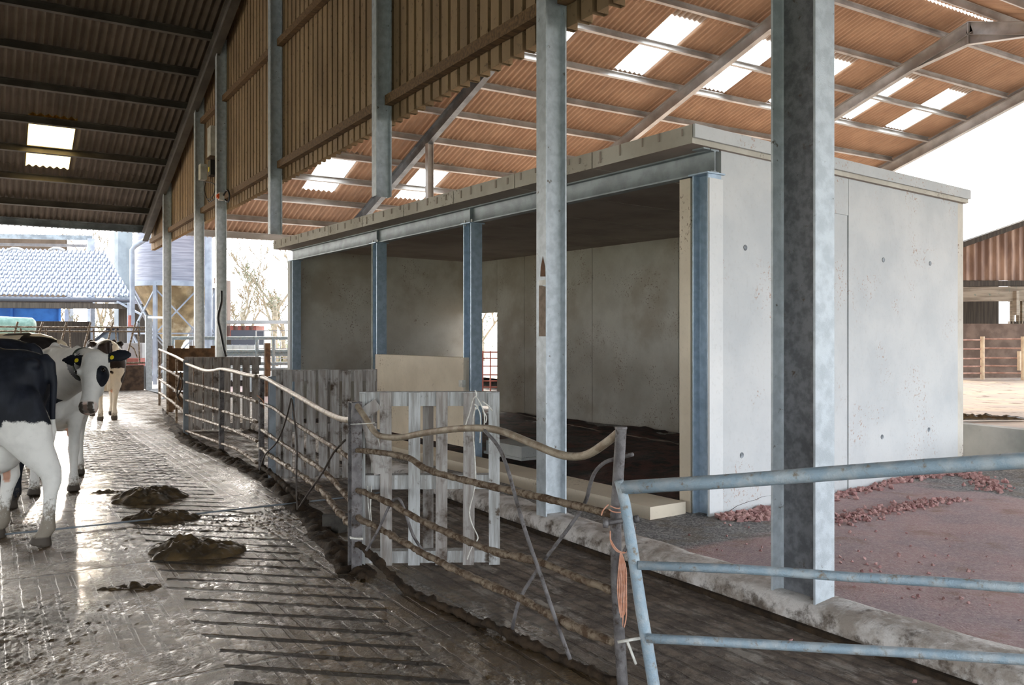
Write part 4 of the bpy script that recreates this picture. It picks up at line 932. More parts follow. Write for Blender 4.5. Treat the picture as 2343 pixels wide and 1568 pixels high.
    hd = [(-.03, .055, .05, -.02), (.0, .095, .085, -.02), (.05, .112, .115, -.035), (.12, .112, .128, -.045), (.18, .118, .125, -.048), (.23, .102, .115, -.05), (.30, .080, .100, -.045), (.38, .068, .080, -.040), (.45, .070, .072, -.036), (.50, .080, .074, -.034), (.54, .076, .066, -.036), (.565, .045, .040, -.04)]
    mb.loft([ell_ring(poll + a * d + u * o, s, u, w, h, 22, 2.4) for d, w, h, o in hd])
    mb.ball(poll + a * .30 - u * .12, .07, sc=(1, 1, 1)); mb.ball(poll - u * .01, .06)
    eyes_p = []
    for q in (1, -1):
        mb.ball(poll + a * .185 + s * (.098 * q) + u * .035, .034); eyes_p.append(poll + a * .192 + s * (.114 * q) + u * .045)
        e0 = poll + a * .03 + s * (.09 * q) - u * .02; ed = (s * q - a * .12 - u * .12 + Z * .02).normalized(); ev = (a * .8 + Vector((0, 0, -.5))).normalized(); en = ed.cross(ev).normalized(); ev = en.cross(ed).normalized()
        mb.loft([ell_ring(e0 + ed * d + en * c_, ev, en, w, h, 14) for d, w, h, c_ in ((-.02, .03, .024, 0), (.04, .045, .022, -.006), (.10, .062, .017, -.012), (.16, .056, .014, -.01), (.20, .036, .011, -.002), (.225, .012, .008, .004))])
    tl = tail or [(-.80, 0, 1.40), (-.875, 0, 1.36), (-.91, 0, 1.22), (-.905, 0, 1.0), (-.90, 0, .8), (-.89, 0, .66), (-.885, 0, .52)]
    mb.tube(tl, [.045, .036, .028, .024, .024, .038, .022][:len(tl)], 10)
    me0 = mesh_of(mb, 'raw', [])
    ob = bpy.data.objects.new('raw', me0); COL.objects.link(ob)
    md = ob.modifiers.new('r', 'REMESH'); md.mode = 'VOXEL'; md.voxel_size = vox
    ms = ob.modifiers.new('s', 'SMOOTH'); ms.factor = .5; ms.iterations = 3 if vox > .018 else 5
    dg = bpy.context.evaluated_depsgraph_get(); me = bpy.data.meshes.new_from_object(ob.evaluated_get(dg)); bpy.data.objects.remove(ob); bpy.data.meshes.remove(me0)
    me.name = 'body'; me.materials.clear(); me.materials.append(M[coat]); me.shade_smooth()
    vs = [v.co.copy() for v in me.vertices]
    def attr(nm, fn):
        at = me.attributes.new(nm, 'FLOAT', 'POINT'); at.data.foreach_set('value', [fn(v) for v in vs])
    H_ = dict(poll=poll, a=a, s=s, u=u)
    def hl(v): q = v - poll; return q.dot(a), q.dot(s), q.dot(u)
    def ishead(v): d, x, y = hl(v); return -.1 < d < .62 and abs(x) < .36 and abs(y + .03) < .2
    attr('coat', lambda v: field(v, hl(v) if ishead(v) else None) + .10 * mnoise.noise(v * 7) + .05 * mnoise.noise(v * 19))
    def skin(v):
        k = 0
        if v.z < .56 and v.z > .44 and any((v.x - tx) ** 2 + (v.y - ty) ** 2 < .0012 for tx, ty in teats): k = .9
        if ishead(v):
            d, x, y = hl(v)
            if d > .47: k = max(k, min(.75, (d - .47) * 14) * (.6 + .8 * mnoise.noise(v * 22)))
            if d > .50 and abs(abs(x) - .045) < .02 and y > -.03: k = 0
        return max(0, min(1, k))
    attr('skin', skin)
    def horn(v):
        if v.z < .075: return .95
        if ishead(v):
            d, x, y = hl(v)
            if d > .485 and (abs(abs(x) - .042) < .02 and y > -.05): return 1
            if d > .515 and abs(x) < .035 and y > -.03: return .8
        return 0
    attr('horn', horn)
    attr('muck', muckf or (lambda v: max(0, .30 - v.z) * 1.9 + (.12 if v.z < .85 and v.x < .0 else 0) - .05))
    if sc != 1: 
        for v in me.vertices: v.co *= sc
    root = thing(name, label, 'cow', loc, rotz, group)
    body = bpy.data.objects.new('body', me); COL.objects.link(body); body.parent = root; WM[body.name] = WM[root.name]
    if eyes:
        for p in eyes_p:
            b = MB(); b.ball(p * sc, .019, 14, 10); part(b, 'eye', M['eye'], root, smooth=180, local=True)
    if tags:
        for q in (1, -1):
            c = poll + a * .035 + s * (.155 * q) - u * .02; b = MB(); ax_, s_, u_ = fr_basis(u, a)
            b.loft([[(c + u * (.022 + o)) * sc + (s * math.cos(t * PI / 5) * .018 + a * (math.sin(t * PI / 5) * .021 + .012)) * r for t in range(10)] for o, r in ((0, .9), (.004, 1), (.008, .9))]); part(b, 'ear_tag', M['yellow_plastic'], root, 'round yellow ear tag', local=True)
    if collar:
        cc = n1.lerp(n2, .62); dd = (nd * .8 + Vector((0, 0, .55))).normalized(); aa, ss, uu = fr_basis(dd, Z); rg = ell_ring(cc, ss, uu, .135, .20, 26, 2.1)
        b = MB(); k = len(rg); b.loft([[rg[i] + dd * e + (rg[i] - cc).normalized() * t for e, t in ((-.016, 0), (.016, 0), (.016, .01), (-.016, .01))] for i in list(range(k)) + [0]], cap=False); part(b, 'neck_strap', M['collar'], root, 'dark neck strap', local=True)
    return root
def heading(cx_, cz_):
    w = Vector((RT[0] * cx_ + FW[0] * cz_, RT[1] * cx_ + FW[1] * cz_, 0)); return math.atan2(w.y, w.x)
def place(hoof_world, hoof_local, rot):
    q = Matrix.Rotation(rot, 3, 'Z') @ Vector((hoof_local[0], hoof_local[1], 0)); return (hoof_world.x - q.x, hoof_world.y - q.y, 0)
def to_local(rot, v): return Matrix.Rotation(-rot, 3, 'Z') @ Vector(v)
def camdir(x, z, h): return Vector((RT[0] * x + FW[0] * z, RT[1] * x + FW[1] * z, h))
def blob(v, c, r): return 1 - math.sqrt(sum(((v[i] - c[i]) / r[i]) ** 2 for i in range(3)))
std_h = {'L': (-.60, .18), 'R': (-.60, -.18)}; std_f = {'L': (.53, .17), 'R': (.53, -.17)}
# black-rumped cow nearest, walking out of frame to the left
r1 = heading(-1, -.12)
def f1(v, h):
    if v.x < -.84 and abs(v.y - .03) < .06 and (v.x < -.865 or v.z > 1.05): return .6 if v.z > .93 else -.5
    zb = .72 + min(.2, max(0, -.42 - v.x) * .80) + max(0, v.x + .1) * .3
    return (v.z - zb) * 2.2
hd1 = ((1.05, 0, 1.3), (.75, 0, -.65), (.65, 0, .75))
cow('dairy_cow', 'black-rumped cow nearest the camera, half out of the frame at left', place(G(92, 1250), (-.855, .17), r1), r1, 'coat', f1, {'L': (-.88, .17), 'R': (-.42, -.15)}, std_f, hd1, vox=.0145, thigh=.95,
    muckf=lambda v: max(0, .42 - v.z) * 1.9 + (.22 if v.z < 1.0 and v.x < -.35 else 0) - .02, tail=[(-.80, 0, 1.40), (-.87, .02, 1.35), (-.895, .03, 1.2), (-.885, .03, 1.0), (-.885, .03, .9), (-.88, .03, .84), (-.87, .03, .72)])
# white cow looking at the camera
r2 = heading(.42, -.9)
def f2(v, h):
    if h:
        d, x, y = h
        if abs(x) > .115 and d < .13:
            if x < 0: return .5 if y < -.0 or abs(x) > .22 else .25 - .0 * d     # her right ear, dark inside
            return .4 if abs(x) > .2 else (.25 if mnoise.noise(v * 16) > .1 else -.3)
        e = 1 - math.sqrt(((d - .23) / .10) ** 2 + ((x + .105) / .045) ** 2 + ((y - .0) / .12) ** 2)
        return max(-.5, e)
    b = max(blob(v, (.50, -.32, 1.08), (.19, .26, .21)), blob(v, (.72, -.24, 1.0), (.08, .2, .10)), blob(v, (.84, -.02, .92), (.05, .12, .07)), blob(v, (-.2, .2, 1.4), (.3, .3, .3)))
    return max(-.5, min(b, .5)) - .05
ax2 = to_local(r2, camdir(.10, -.50, -.86)); cr2 = to_local(r2, camdir(0, -.8, .55))
loc2 = place(G(168, 1126), (.545, .17), r2)
pw = P(218, 812, 7.6) - Vector(loc2); pl2 = to_local(r2, pw)
cow('dairy_cow', 'white-faced cow with black ears and yellow ear tags looking at the camera', loc2, r2, 'coat', f2, std_h, {'L': (.53, .17), 'R': (.60, -.17)}, (pl2, ax2, cr2), vox=.0145, collar=True, muckf=lambda v: max(0, .36 - v.z) * 2.3 - .1)
# dark cow further back, seen from behind
r3 = heading(-.5, .86)
def f3(v, h):
    if h: return .5
    st = 1 - abs(v.y + .03 - .12 * v.x) / .07
    f = (v.z - .88) * 2 if v.x > -.7 else (v.z - .95) * 2
    if st > 0 and v.z > 1.2: f = -st
    return max(f, blob(v, (-.6, -.26, .78), (.12, .15, .14)), blob(v, (-.72, .1, .95), (.1, .12, .1)))
hd0 = ((1.15, 0, 1.25), (.8, 0, -.6), (.6, 0, .8))
cow('dairy_cow', 'dark cow with white legs and back stripe, seen from behind', place(G(262, 960), (-.575, -.13), r3), r3, 'coat_brown', f3, {'L': (-.62, .11), 'R': (-.60, -.12)}, std_f, hd0, vox=.024, sc=1.03)
# backs of the cows beyond
r4 = heading(-.93, -.36)
def f4(v, h): return max(blob(v, (-.62, .1, 1.4), (.2, .35, .16)), blob(v, (.5, .2, 1.3), (.2, .2, .2)), -.4)
cow('dairy_cow', 'cream cow with a black patch over its hip, behind the white-faced cow', tuple(cam2w(-6.45, 10.2)), r4, 'coat_cream', f4, std_h, std_f, ((1.12, 0, 1.3), (.8, 0, -.6), (.6, 0, .8)), vox=.024, sc=1.07)
r5 = heading(-.97, .24)
def f5(v, h): return max(blob(v, (-.35, .1, 1.42), (.22, .35, .14)), blob(v, (.6, .0, 1.3), (.2, .3, .3)), -.4)
cow('dairy_cow', 'cream cow farthest left, its back line just showing below the feed barrier', tuple(cam2w(-7.75, 12.8)), r5, 'coat_cream', f5, std_h, std_f, hd0, vox=.026, sc=1.10)
r6 = heading(-.98, -.2)
def f6(v, h): return .4 - 1.6 * max(0, 1 - abs(v.x + .35 + .6 * v.y) / .12)
cow('dairy_cow', 'black cow with a white flash on its back, behind the nearest cow', tuple(cam2w(-5.12, 7.35)), r6, 'coat', f6, std_h, std_f, hd0, vox=.024, sc=1.055)
# ------------------------------------------------------------------ feed barrier at the far eaves
BAR_A = 21.3
def onA(px, py, a=BAR_A): r = ray(px, py); return P(px, py, (a - CAM[1]) / r.y)
mb = MB(); mb.box((-10.5, BAR_A, .36), (21.06, .22, .74)); struct(mb, 'wall_feed', M['mud_wall'], 'low muck-caked wall under the feed barrier', None, 'wall')
fb = thing('feed_barrier', 'rusty locking-yoke feed barrier of slanting bars on the low far wall', 'feed barrier', (-4, BAR_A, .72))
x_end = onA(332, 750).x
for z, r in ((onA(200, 749).z, .024), (onA(200, 757).z - .02, .022), (.80, .026)):
    mb = MB(); mb.tube([(-12, BAR_A, z), (x_end, BAR_A, z)], r, 8); part(mb, 'rail', M['rail_mud'], fb)
zt = onA(200, 749).z
for px in (-20, 36, 93, 148, 203, 254, 306):
    x = onA(px, 745).x; mb = MB(); mb.tube([(x + .05, BAR_A, zt + .14), (x - .0, BAR_A, zt - .05), (x - .22, BAR_A, .82)], .028, 8); part(mb, 'yoke_bar', M['rail_mud'], fb)
    mb = MB(); mb.tube([(x + .12, BAR_A, zt - .04), (x + .16, BAR_A, .82)], .022, 8); part(mb, 'upright', M['rail_mud'], fb)
    mb = MB(); mb.tube([(x - .12, BAR_A + .02, 1.35), (x + .02, BAR_A + .02, 1.2), (x + .1, BAR_A + .02, .95)], .02, 8); part(mb, 'yoke_loop', M['rail_mud'], fb)
p0, p1 = onA(317, 736), onA(320, 770); mb = MB(); mb.tube([p0, p1], .022, 8); mb.ball(p0, .04); part(mb, 'release_lever', M['steel'], fb, smooth=180)
x = onA(340, 750).x; mb = MB(); mb.box((x, BAR_A, (onA(340, 721).z) / 2), (.17, .16, onA(340, 721).z)); solo(mb, 'concrete_post', M['steel_col'], 'short square grey post ending the feed barrier', 'post')
mb = MB(); mb.bar(onA(340, 726, BAR_A - .1), onA(378, 727, 19), .06, .06); solo(mb, 'post_brace', M['steel_col'], 'short grey bar bracing the barrier end post to the slim column', 'brace')
M['field'] = simple('winter_field', S(150, 150, 128), S(128, 126, 104), .3, .95)
mb = MB(); mb.grid(lambda u, v: Vector((-250 + 500 * u, -250 + 500 * v, -.3)), 8, 8); struct(mb, 'ground_field', M['field'], 'winter field around the farm', None, 'ground')
# ------------------------------------------------------------------ outside ground and far yard on the left
mb = MB(); mb.grid(lambda u, v: Vector((-60 + 120 * u, 21.2 + 130 * v, -.06 + .0 * u)), 10, 10); struct(mb, 'ground_yard', M['yard_warm'], 'frosty bright farmyard beyond the far eaves', None, 'ground')
M['galv_silo'] = simple('silo_ribbed_metal', S(140, 141, 152), S(112, 113, 126), 3, .45, .3, .05, 60, (.4, .4, 8))
M['silo_cone'] = simple('silo_rusty_cone', S(158, 138, 104), S(116, 98, 70), 2.5, .7, .1, .2, 20, dirt=S(196, 184, 158), dscale=1.3, dlo=.5, dhi=.7)
M['far_steel'] = simple('far_pale_steel', S(146, 152, 162), S(124, 130, 142), 3, .5)
M['dark_board'] = simple('dark_yorkshire_boards', S(74, 66, 58), S(54, 48, 42), 3, .9, 0, .3, 20, (6, 6, .3))
M['red_brick'] = simple('brown_shed_boards', S(104, 88, 78), S(80, 66, 58), 3, .9, 0, .3, 20, (6, 6, .3))
def frost_mat():
    t = NT('frosted_corrugated_roof'); p = t.pos(); o = t.noise(p, 9, 6, .7)
    dt = t.n('ShaderNodeVectorMath', operation='DOT_PRODUCT'); t.link(p, dt.inputs[0]); dt.inputs[1].default_value = tuple((P(300, 678, 32.4) - P(-160, 676, 30.6)).normalized())
    fr_ = t.math('ABSOLUTE', t.math('SUBTRACT', t.math('FRACT', t.math('DIVIDE', dt.outputs['Value'], .18)), .5))
    lic = t.ramp(t.math('ADD', t.math('MULTIPLY', fr_, 1.0), t.math('MULTIPLY', t.math('SUBTRACT', o, .5), 1.1)), .27, .36)
    col = t.mix(lic, S(140, 144, 152), S(40, 48, 70)); t.set(col, .8); return t.m
M['frost'] = frost_mat()
M['pale_roof'] = simple('pale_far_roof', S(170, 168, 166), S(150, 148, 146), 2, .8)
M['blue'] = simple('blue_trailer_paint', S(62, 128, 214), S(48, 108, 192), 2, .45)
M['green_tank'] = simple('green_tank_frosted', S(104, 128, 116), S(80, 106, 94), 6, .6)
M['cage'] = simple('ibc_cage', S(176, 178, 180), None, 1, .4, .4)
M['ibc'] = simple('ibc_white_tank', S(222, 226, 224), S(206, 212, 210), 4, .4)
M['red_paint'] = simple('faded_red_crate', S(160, 92, 82), S(136, 74, 64), 5, .7)
M['bark'] = simple('bark_pale', S(150, 140, 122), S(124, 114, 98), 6, .9, 0, .3, 20)
M['ivy'] = simple('ivy_leaf', S(104, 108, 84), S(84, 90, 66), 8, .8)
M['hedge'] = simple('winter_hedge_leaf', S(150, 152, 108), S(120, 126, 84), 6, .85)
M['car_dark'] = simple('car_dark_paint', S(70, 72, 82), None, 1, .3)
M['car_glass'] = simple('car_glass', S(40, 44, 52), None, 1, .15)
M['tank_grey'] = simple('slurry_tank_sheet', S(128, 136, 140), S(108, 116, 122), 1.5, .6, .1)
# feed silo
ZS = 29.0; sc_ = P(398, 700, ZS); sx, sy = sc_.x, sc_.y
def zat(py, d): return EYE - (py - CY) / FPX * d
R_ = 87 / FPX * ZS
silo = thing('feed_silo', 'big galvanised feed silo on braced legs behind the far columns', 'silo', (sx, sy, 0))
zb, zc = zat(652, ZS), zat(800, ZS)
mb = MB(); prof = [(R_ * .98, zb)]
n = 34
for i in range(n): 
    z = zb + .02 + i * .13; prof += [(R_, z), (R_ - .012, z + .065)]
prof += [(R_, zb + n * .13 + .02), (.5, zb + n * .13 + 1.1), (.3, zb + n * .13 + 1.12)]
mb.lathe((sx, sy, 0), prof, 48); part(mb, 'drum', M['galv_silo'], silo, smooth=30)
mb = MB(); mb.lathe((sx, sy, 0), [(.18, zc - .35), (.2, zc), (R_ * .985, zb - .06)], 48); part(mb, 'cone', M['silo_cone'], silo, 'rust-streaked discharge cone', smooth=30)
mb = MB(); mb.lathe((sx, sy, 0), [(R_, zb - .1), (R_ + .05, zb - .1), (R_ + .05, zb + .06), (R_, zb + .06)], 48); part(mb, 'ring', M['far_steel'], silo, smooth=30)
legs = []
for k in range(6):
    a = k * PI / 3 + .45 - TH; q = Vector((sx + math.cos(a) * R_, sy + math.sin(a) * R_, 0)); legs.append(q); mb = MB(); mb.bar(q, q + Vector((0, 0, zb)), .11, .11, (math.cos(a), math.sin(a), 0)); part(mb, 'leg', M['far_steel'], silo)
for k in range(6):
    a, b = legs[k], legs[(k + 1) % 6]
    for z0, z1 in ((.2, zb * .5), (zb * .5, .2), (zb * .5, zb - .2), (zb - .2, zb * .5)):
        mb = MB(); mb.bar(a + Vector((0, 0, z0)), b + Vector((0, 0, z1)), .05, .05); part(mb, 'brace', M['far_steel'], silo)
    mb = MB(); mb.bar(a + Vector((0, 0, zb * .5)), b + Vector((0, 0, zb * .5)), .05, .05); part(mb, 'tie', M['far_steel'], silo)
mb = MB(); pd = 27.2
mb.tube([P(303, 745, pd), P(302, 572, pd), P(310, 562, pd), P(352, 537, pd), P(352, 480, pd)], .075, 12); part(mb, 'fill_pipe', M['far_steel'], silo, 'bent white filling pipe', 60)
mb = MB(); mb.tube([P(299, 748, pd), P(300, 722, pd)], .085, 12); part(mb, 'hose_end', M['red_paint'], silo, 'red hose end', 60)
mb = MB(); mb.tube([P(477, 800, 28), P(478, 470, 28)], .12, 14); part(mb, 'down_pipe', M['far_steel'], silo, 'pale blue down pipe', 60)
# tall tank behind
mb = MB(); c = P(296, 700, 42); mb.lathe((c.x, c.y, 0), [(.69, -.05), (.69, 9.5)], 10); tk = solo(mb, 'tower_silo', M['tank_grey'], 'tall grey tower seen between the frosty roof and the feed silo', 'silo', (c.x, c.y, -.05))
mb = MB(); c = P(318, 700, 40); mb.box((c.x, c.y, 4.9), (.5, .5, 9.8)); solo(mb, 'square_duct', M['galv_silo'], 'pale square duct beside the tall grey tower', 'duct')
mb = MB(); c = P(487, 690, 33); mb.box((c.x, c.y, 1.9), (.4, 3, 3.9), Matrix.Rotation(-TH, 3, 'Z')); b = solo(mb, 'brown_shed', M['red_brick'], 'sliver of a brown boarded shed right of the feed silo', 'shed')
mb = MB(); c = P(330, 775, 33); mb.box((c.x + 0, c.y, 1.4), (1.9, .2, 2.9), Matrix.Rotation(-TH, 3, 'Z')); solo(mb, 'board_wall', M['dark_board'], 'dark boarded wall behind the legs of the feed silo', 'wall panel')
# frosty-roofed lean-to
fr_ = thing('frosty_shed', 'open shed with a frosted corrugated roof across the yard', 'shed', tuple(Vector((P(150, 700, 32).x, P(150, 700, 32).y, 0))))
E0, E1 = P(-160, 676, 30.6), P(300, 678, 32.4); ze = E0.z; E1.z = ze
T0, T1 = P(-160, 566, 36.0), P(240, 579, 38.0); T1.z = T0.z
eu = (E1 - E0); W_ = eu.length; eu.normalize()
def roofquad(mb, E0, E1, T0, T1, pitch, amp, k=8, rows=1, th=.02):
    W = (E1 - E0).length; n = int(W / pitch * k); nn = (E1 - E0).cross(T0 - E0).normalized(); nn = nn if nn.z > 0 else -nn
    vs = []; 
    for off in (0, th):
        for j in (0, 1):
            for i in range(n + 1):
                u = i / n; p = E0.lerp(E1, u) if j == 0 else T0.lerp(T1, u); vs.append(p + nn * (amp * math.sin(2 * PI * u * W / pitch) + off))
    w = n + 1; fs = []
    for i in range(n):
        for o in (0, 2 * w): fs.append((o + i, o + i + 1, o + w + i + 1, o + w + i))
        fs.append((i, i + 1, 2 * w + i + 1, 2 * w + i))
    mb.add(vs, fs)
mb = MB()
for j in range(3):
    a, b = j / 3, (j + 1) / 3 + .02; up = Vector((0, 0, .05 - .018 * j))
    roofquad(mb, E0.lerp(T0, a) + up, E1.lerp(T1, a) + up, E0.lerp(T0, min(1, b)) + up, E1.lerp(T1, min(1, b)) + up, .18, .04, 6)
part(mb, 'roof', M['frost'], fr_)
mb = MB(); mb.tube([E0 + Vector((0, 0, -.1)), E1 + Vector((0, 0, -.1))], .10, 10); part(mb, 'gutter', M['car_dark'], fr_, 'dark gutter')
mb = MB(); mb.bar(E0 + Vector((0, 0, -.33)), E1 + Vector((0, 0, -.33)), .1, .2); part(mb, 'eaves_beam', M['dark_board'], fr_)
for px, d, w in ((298, 32.2, .2), (212, 36.0, .17), (152, 40, .16)):
    c = P(px, 700, d); mb = MB(); mb.box((c.x, c.y, (ze - .2) / 2), (w, w, ze - .2)); part(mb, 'post', M['far_steel'], fr_)
mb = MB(); mb.bar(P(268, 690, 32.2), P(338, 728, 32.2), .07, .07); part(mb, 'knee_brace', M['far_steel'], fr_)
bb = (T0 + Vector((0, 0, -2.5)), T1 + Vector((0, 0, -2.5)))
mb = MB(); a, b = P(-160, 696, 35.5), P(212, 703, 37); b.z = a.z; mb.bar(a, b, .12, .30); part(mb, 'back_beam', M['dark_board'], fr_)
for px in (22, 116):
    c0, c1, c2, c3 = (P(px - 4, 573, 35.8), P(px + 6, 568, 35.8), P(px + 20, 568.5, 35.8), P(px + 32, 574, 35.8)); mb = MB(); mb.tube([c0, c1, c2, c3], .06, 8); part(mb, 'ridge_vent', M['pale_roof'], fr_)
# higher barn behind
hb = thing('far_barn', 'higher pale-roofed barn beyond the frosty shed', 'barn', tuple(Vector((P(100, 700, 46).x, P(100, 700, 46).y, 0))))
E0, E1 = P(-200, 530, 44), P(212, 546, 45.6); E1.z = E0.z; T0, T1 = P(-200, 495, 52), P(205, 510, 53.6); T1.z = T0.z
mb = MB(); roofquad(mb, E0, E1, T0, T1, .2, .04, 6); part(mb, 'roof', M['pale_roof'], hb)
mb = MB(); mb.bar(E0 + Vector((0, 0, -.15)), E1 + Vector((0, 0, -.15)), .1, .25); part(mb, 'eaves_beam', M['steel'], hb)
mb = MB(); a, b = P(-200, 556, 47), P(200, 571, 48.5); b.z = a.z; mb.bar(a, b, .1, .16); part(mb, 'cross_beam', M['far_steel'], hb, 'pale cross beam')
for px, d in ((208, 45.5), (160, 52)):
    c = P(px, 700, d); mb = MB(); mb.box((c.x, c.y, (E0.z - .2) / 2), (.35, .35, E0.z - .2)); part(mb, 'post', M['far_steel'], hb)
mb = MB(); a, b = P(-200, 600, 53), P(150, 600, 54.5); mb.add([Vector((a.x, a.y, 4)), Vector((b.x, b.y, 4)), Vector((b.x, b.y, E0.z + .9)), Vector((a.x, a.y, E0.z + .9))], [(0, 1, 2, 3)]); mb.add([v + Vector((.1, .1, 0)) for v in mb.v[:4]], [(3, 2, 1, 0)]); part(mb, 'back_wall', M['roof_l'], hb)
# trailer, tank, walls below the frosty roof
def obox(px, py0, py1, d, w, dep, name, mat, label, cat, rot=None, z0=None):
    c = P(px, 772, d); z1 = zat(py0, d); z0 = zat(py1, d) if z0 is None else z0; mb = MB(); mb.box((c.x, c.y, (z0 + z1) / 2), (w, dep, z1 - z0), Matrix.Rotation(-TH if rot is None else rot, 3, 'Z')); return solo(mb, name, M[mat], label, cat)
c = P(60, 715, 38); tr = thing('blue_trailer', 'bright blue tipping trailer body under the frosty shed', 'trailer', (c.x, c.y, 0))
a, b = P(-120, 718, 36.6), P(138, 722, 38.5); b.z = a.z; mb = MB(); mb.bar(a, b, 1.8, .62); part(mb, 'body', M['blue'], tr)
for t in (.03, .55, .98): mb = MB(); q = a.lerp(b, t); mb.bar(q + Vector((0, -.95, -.3)), q + Vector((0, -.95, .32)), .09, .09, (0, 1, 0)); part(mb, 'rib', M['blue'], tr)
mb = MB(); mb.bar(a + Vector((0, -.93, .30)), b + Vector((0, -.93, .30)), .1, .08); part(mb, 'top_rim', M['blue'], tr)
mb = MB(); mb.bar(a + Vector((0, 0, -.75)), b + Vector((0, 0, -.75)), .8, .3); part(mb, 'chassis', M['car_dark'], tr)
for t in (.6, .8): 
    mb = MB(); q = a.lerp(b, t); e_ = (b - a).normalized(); s_ = Vector((e_.y, -e_.x, 0)); mb.tube([q + s_ * .95 + Vector((0, 0, -1.15)), q + s_ * 1.25 + Vector((0, 0, -1.15))], .55, 18); part(mb, 'wheel', M['black'], tr)
c = P(30, 740, 30); a, b = P(-90, 740, 30), P(80, 749, 30.5); mb = MB(); e = (b - a).normalized(); mb.tube([a, b - e * .12, b - e * .03, b], [.33, .33, .26, .08], 20); solo(mb, 'green_tank', M['green_tank'], 'frosted green cylindrical tank behind the feed barrier', 'tank', smooth=50)
a, b = P(-120, 745, 34), P(207, 742, 36); mb = MB(); slab_between(mb, Vector((a.x, a.y, 0)), Vector((b.x, b.y, 0)), Vector((0, 1, 0)), .12, 0, 2.22); solo(mb, 'board_wall', M['dark_board'], 'dark boarded wall under the blue trailer, behind the feed barrier', 'wall panel')
# parked vehicle behind the barrier
c = P(258, 760, 34); car = thing('parked_car', 'dark parked car, its roof and windscreen just above the feed barrier', 'car', (c.x, c.y, 0), -TH + .5)
def ring_car(x, w, z0, z1): return [Vector((x, y, z)) for y, z in ((-w, z0), (w, z0), (w * .97, (z0 + z1) / 2), (w * .8, z1), (-w * .8, z1), (-w * .97, (z0 + z1) / 2))]
mb = MB(); mb.loft([ring_car(-2.1, .7, .5, .95), ring_car(-2.0, .85, .35, 1.05), ring_car(-.9, .88, .3, 1.1), ring_car(1.7, .88, .3, 1.12), ring_car(2.1, .8, .45, 1.05)]); part(mb, 'body', M['car_dark'], car, local=True, smooth=40)
mb = MB(); mb.loft([ring_car(-1.0, .8, 1.05, 1.1), ring_car(-.2, .74, 1.05, 1.95), ring_car(1.5, .74, 1.05, 1.98), ring_car(1.95, .74, 1.05, 1.2)]); part(mb, 'cabin', M['car_glass'], car, local=True, smooth=40)
mb = MB(); mb.loft([ring_car(-.3, .66, 1.93, 2.0), ring_car(1.5, .66, 1.96, 2.04)]); part(mb, 'roof', M['pale_roof'], car, local=True)
for x in (-1.3, 1.3):
    for s in (-1, 1): mb = MB(); mb.tube([(x, s * .72, .34), (x, s * .92, .34)], .34, 18); part(mb, 'wheel', M['black'], car, local=True)
# small red machine seen through the barrier
c = P(306, 812, 25.6); t_ = thing('red_machine', 'small red farm machine between the feed barrier and the silo legs', 'machine', (c.x, c.y, 0), -TH)
mb = MB(); mb.box((0, 0, .75), (.7, 1.0, .35)); part(mb, 'body', M['red_paint'], t_, local=True); mb = MB(); mb.box((0, .2, 1.15), (.6, .6, .45)); part(mb, 'hood', M['pale_roof'], t_, local=True)
for s in (-1, 1): mb = MB(); mb.tube([(s * .38, -.4, .35), (s * .5, -.4, .35)], .35, 16); part(mb, 'wheel', M['black'], t_, local=True)
# ------------------------------------------------------------------ gap between columns and shed
def bars_gate(name, label, A, B, zs, ups, r, mat, group=None, rd=8):
    t = thing(name, label, 'gate', (A.x, A.y, 0), 0, group)
    for z in zs: mb = MB(); mb.tube([Vector((A.x, A.y, z)), Vector((B.x, B.y, z))], r, rd); part(mb, 'rail', M[mat], t)
    for u in ups: q = A.lerp(B, u); mb = MB(); mb.tube([Vector((q.x, q.y, 0)), Vector((q.x, q.y, max(zs) + .03))], r * 1.15, rd); part(mb, 'upright', M[mat], t)
    return t
bars_gate('field_gate', 'pale tubular gate across the gap left of the shed', P(390, 800, 22), P(665, 800, 22), [zat(774, 22), zat(804, 22), zat(811, 22), zat(832, 22), zat(845, 22)], (.02, .38, .72, .86, .99), .045, 'rail_blue')
c = P(612, 800, 21.8); mb = MB(); mb.box((c.x, c.y, .7), (.13, .1, 1.4)); solo(mb, 'gate_post', M['mudwood'], 'brown wooden post against the pale tubular gate', 'post')
c = P(560, 805, 27); ib = thing('ibc_tank', 'white liquid tank in a wire cage behind the pale gate', 'tank', (c.x, c.y, 0), -TH)
mb = MB(); mb.box((-.1, 0, .75), (1.1, 1.0, 1.1)); bm_ = mb; part(mb, 'tank', M['ibc'], ib, local=True)
for i in range(6): mb = MB(); x = -.67 + i * .228; mb.tube([(x, -.53, .16), (x, -.53, 1.32)], .014, 6); part(mb, 'cage_bar', M['cage'], ib, local=True)
for z in (.3, .65, 1.0, 1.3): mb = MB(); mb.tube([(-.68, -.54, z), (.48, -.54, z)], .014, 6); part(mb, 'cage_bar', M['cage'], ib, local=True)
mb = MB(); mb.box((-.1, 0, .08), (1.2, 1.0, .16)); part(mb, 'base_pallet', M['dark_board'], ib, local=True)
obox(575, 756, 800, 29.5, 1.15, .8, 'dark_tank', 'car_dark', 'dark box-shaped tank behind the caged white tank', 'tank', z0=.0)
c = P(558, 745, 31); cr = thing('crate_stack', 'red slatted crates under a grey board beyond the pale gate', 'crates', (c.x, c.y, 0), -TH)
mb = MB(); mb.box((0, 0, .75), (1.2, 1, 1.5)); part(mb, 'lower_crate', M['dark_board'], cr, local=True)
for i in range(5): mb = MB(); mb.box((-.56 + i * .28, -.02, 1.72), (.1, 1.0, .5)); part(mb, 'slat', M['red_paint'], cr, local=True)
mb = MB(); mb.box((0, 0, 1.55), (1.3, 1.05, .1)); part(mb, 'deck', M['red_paint'], cr, local=True)
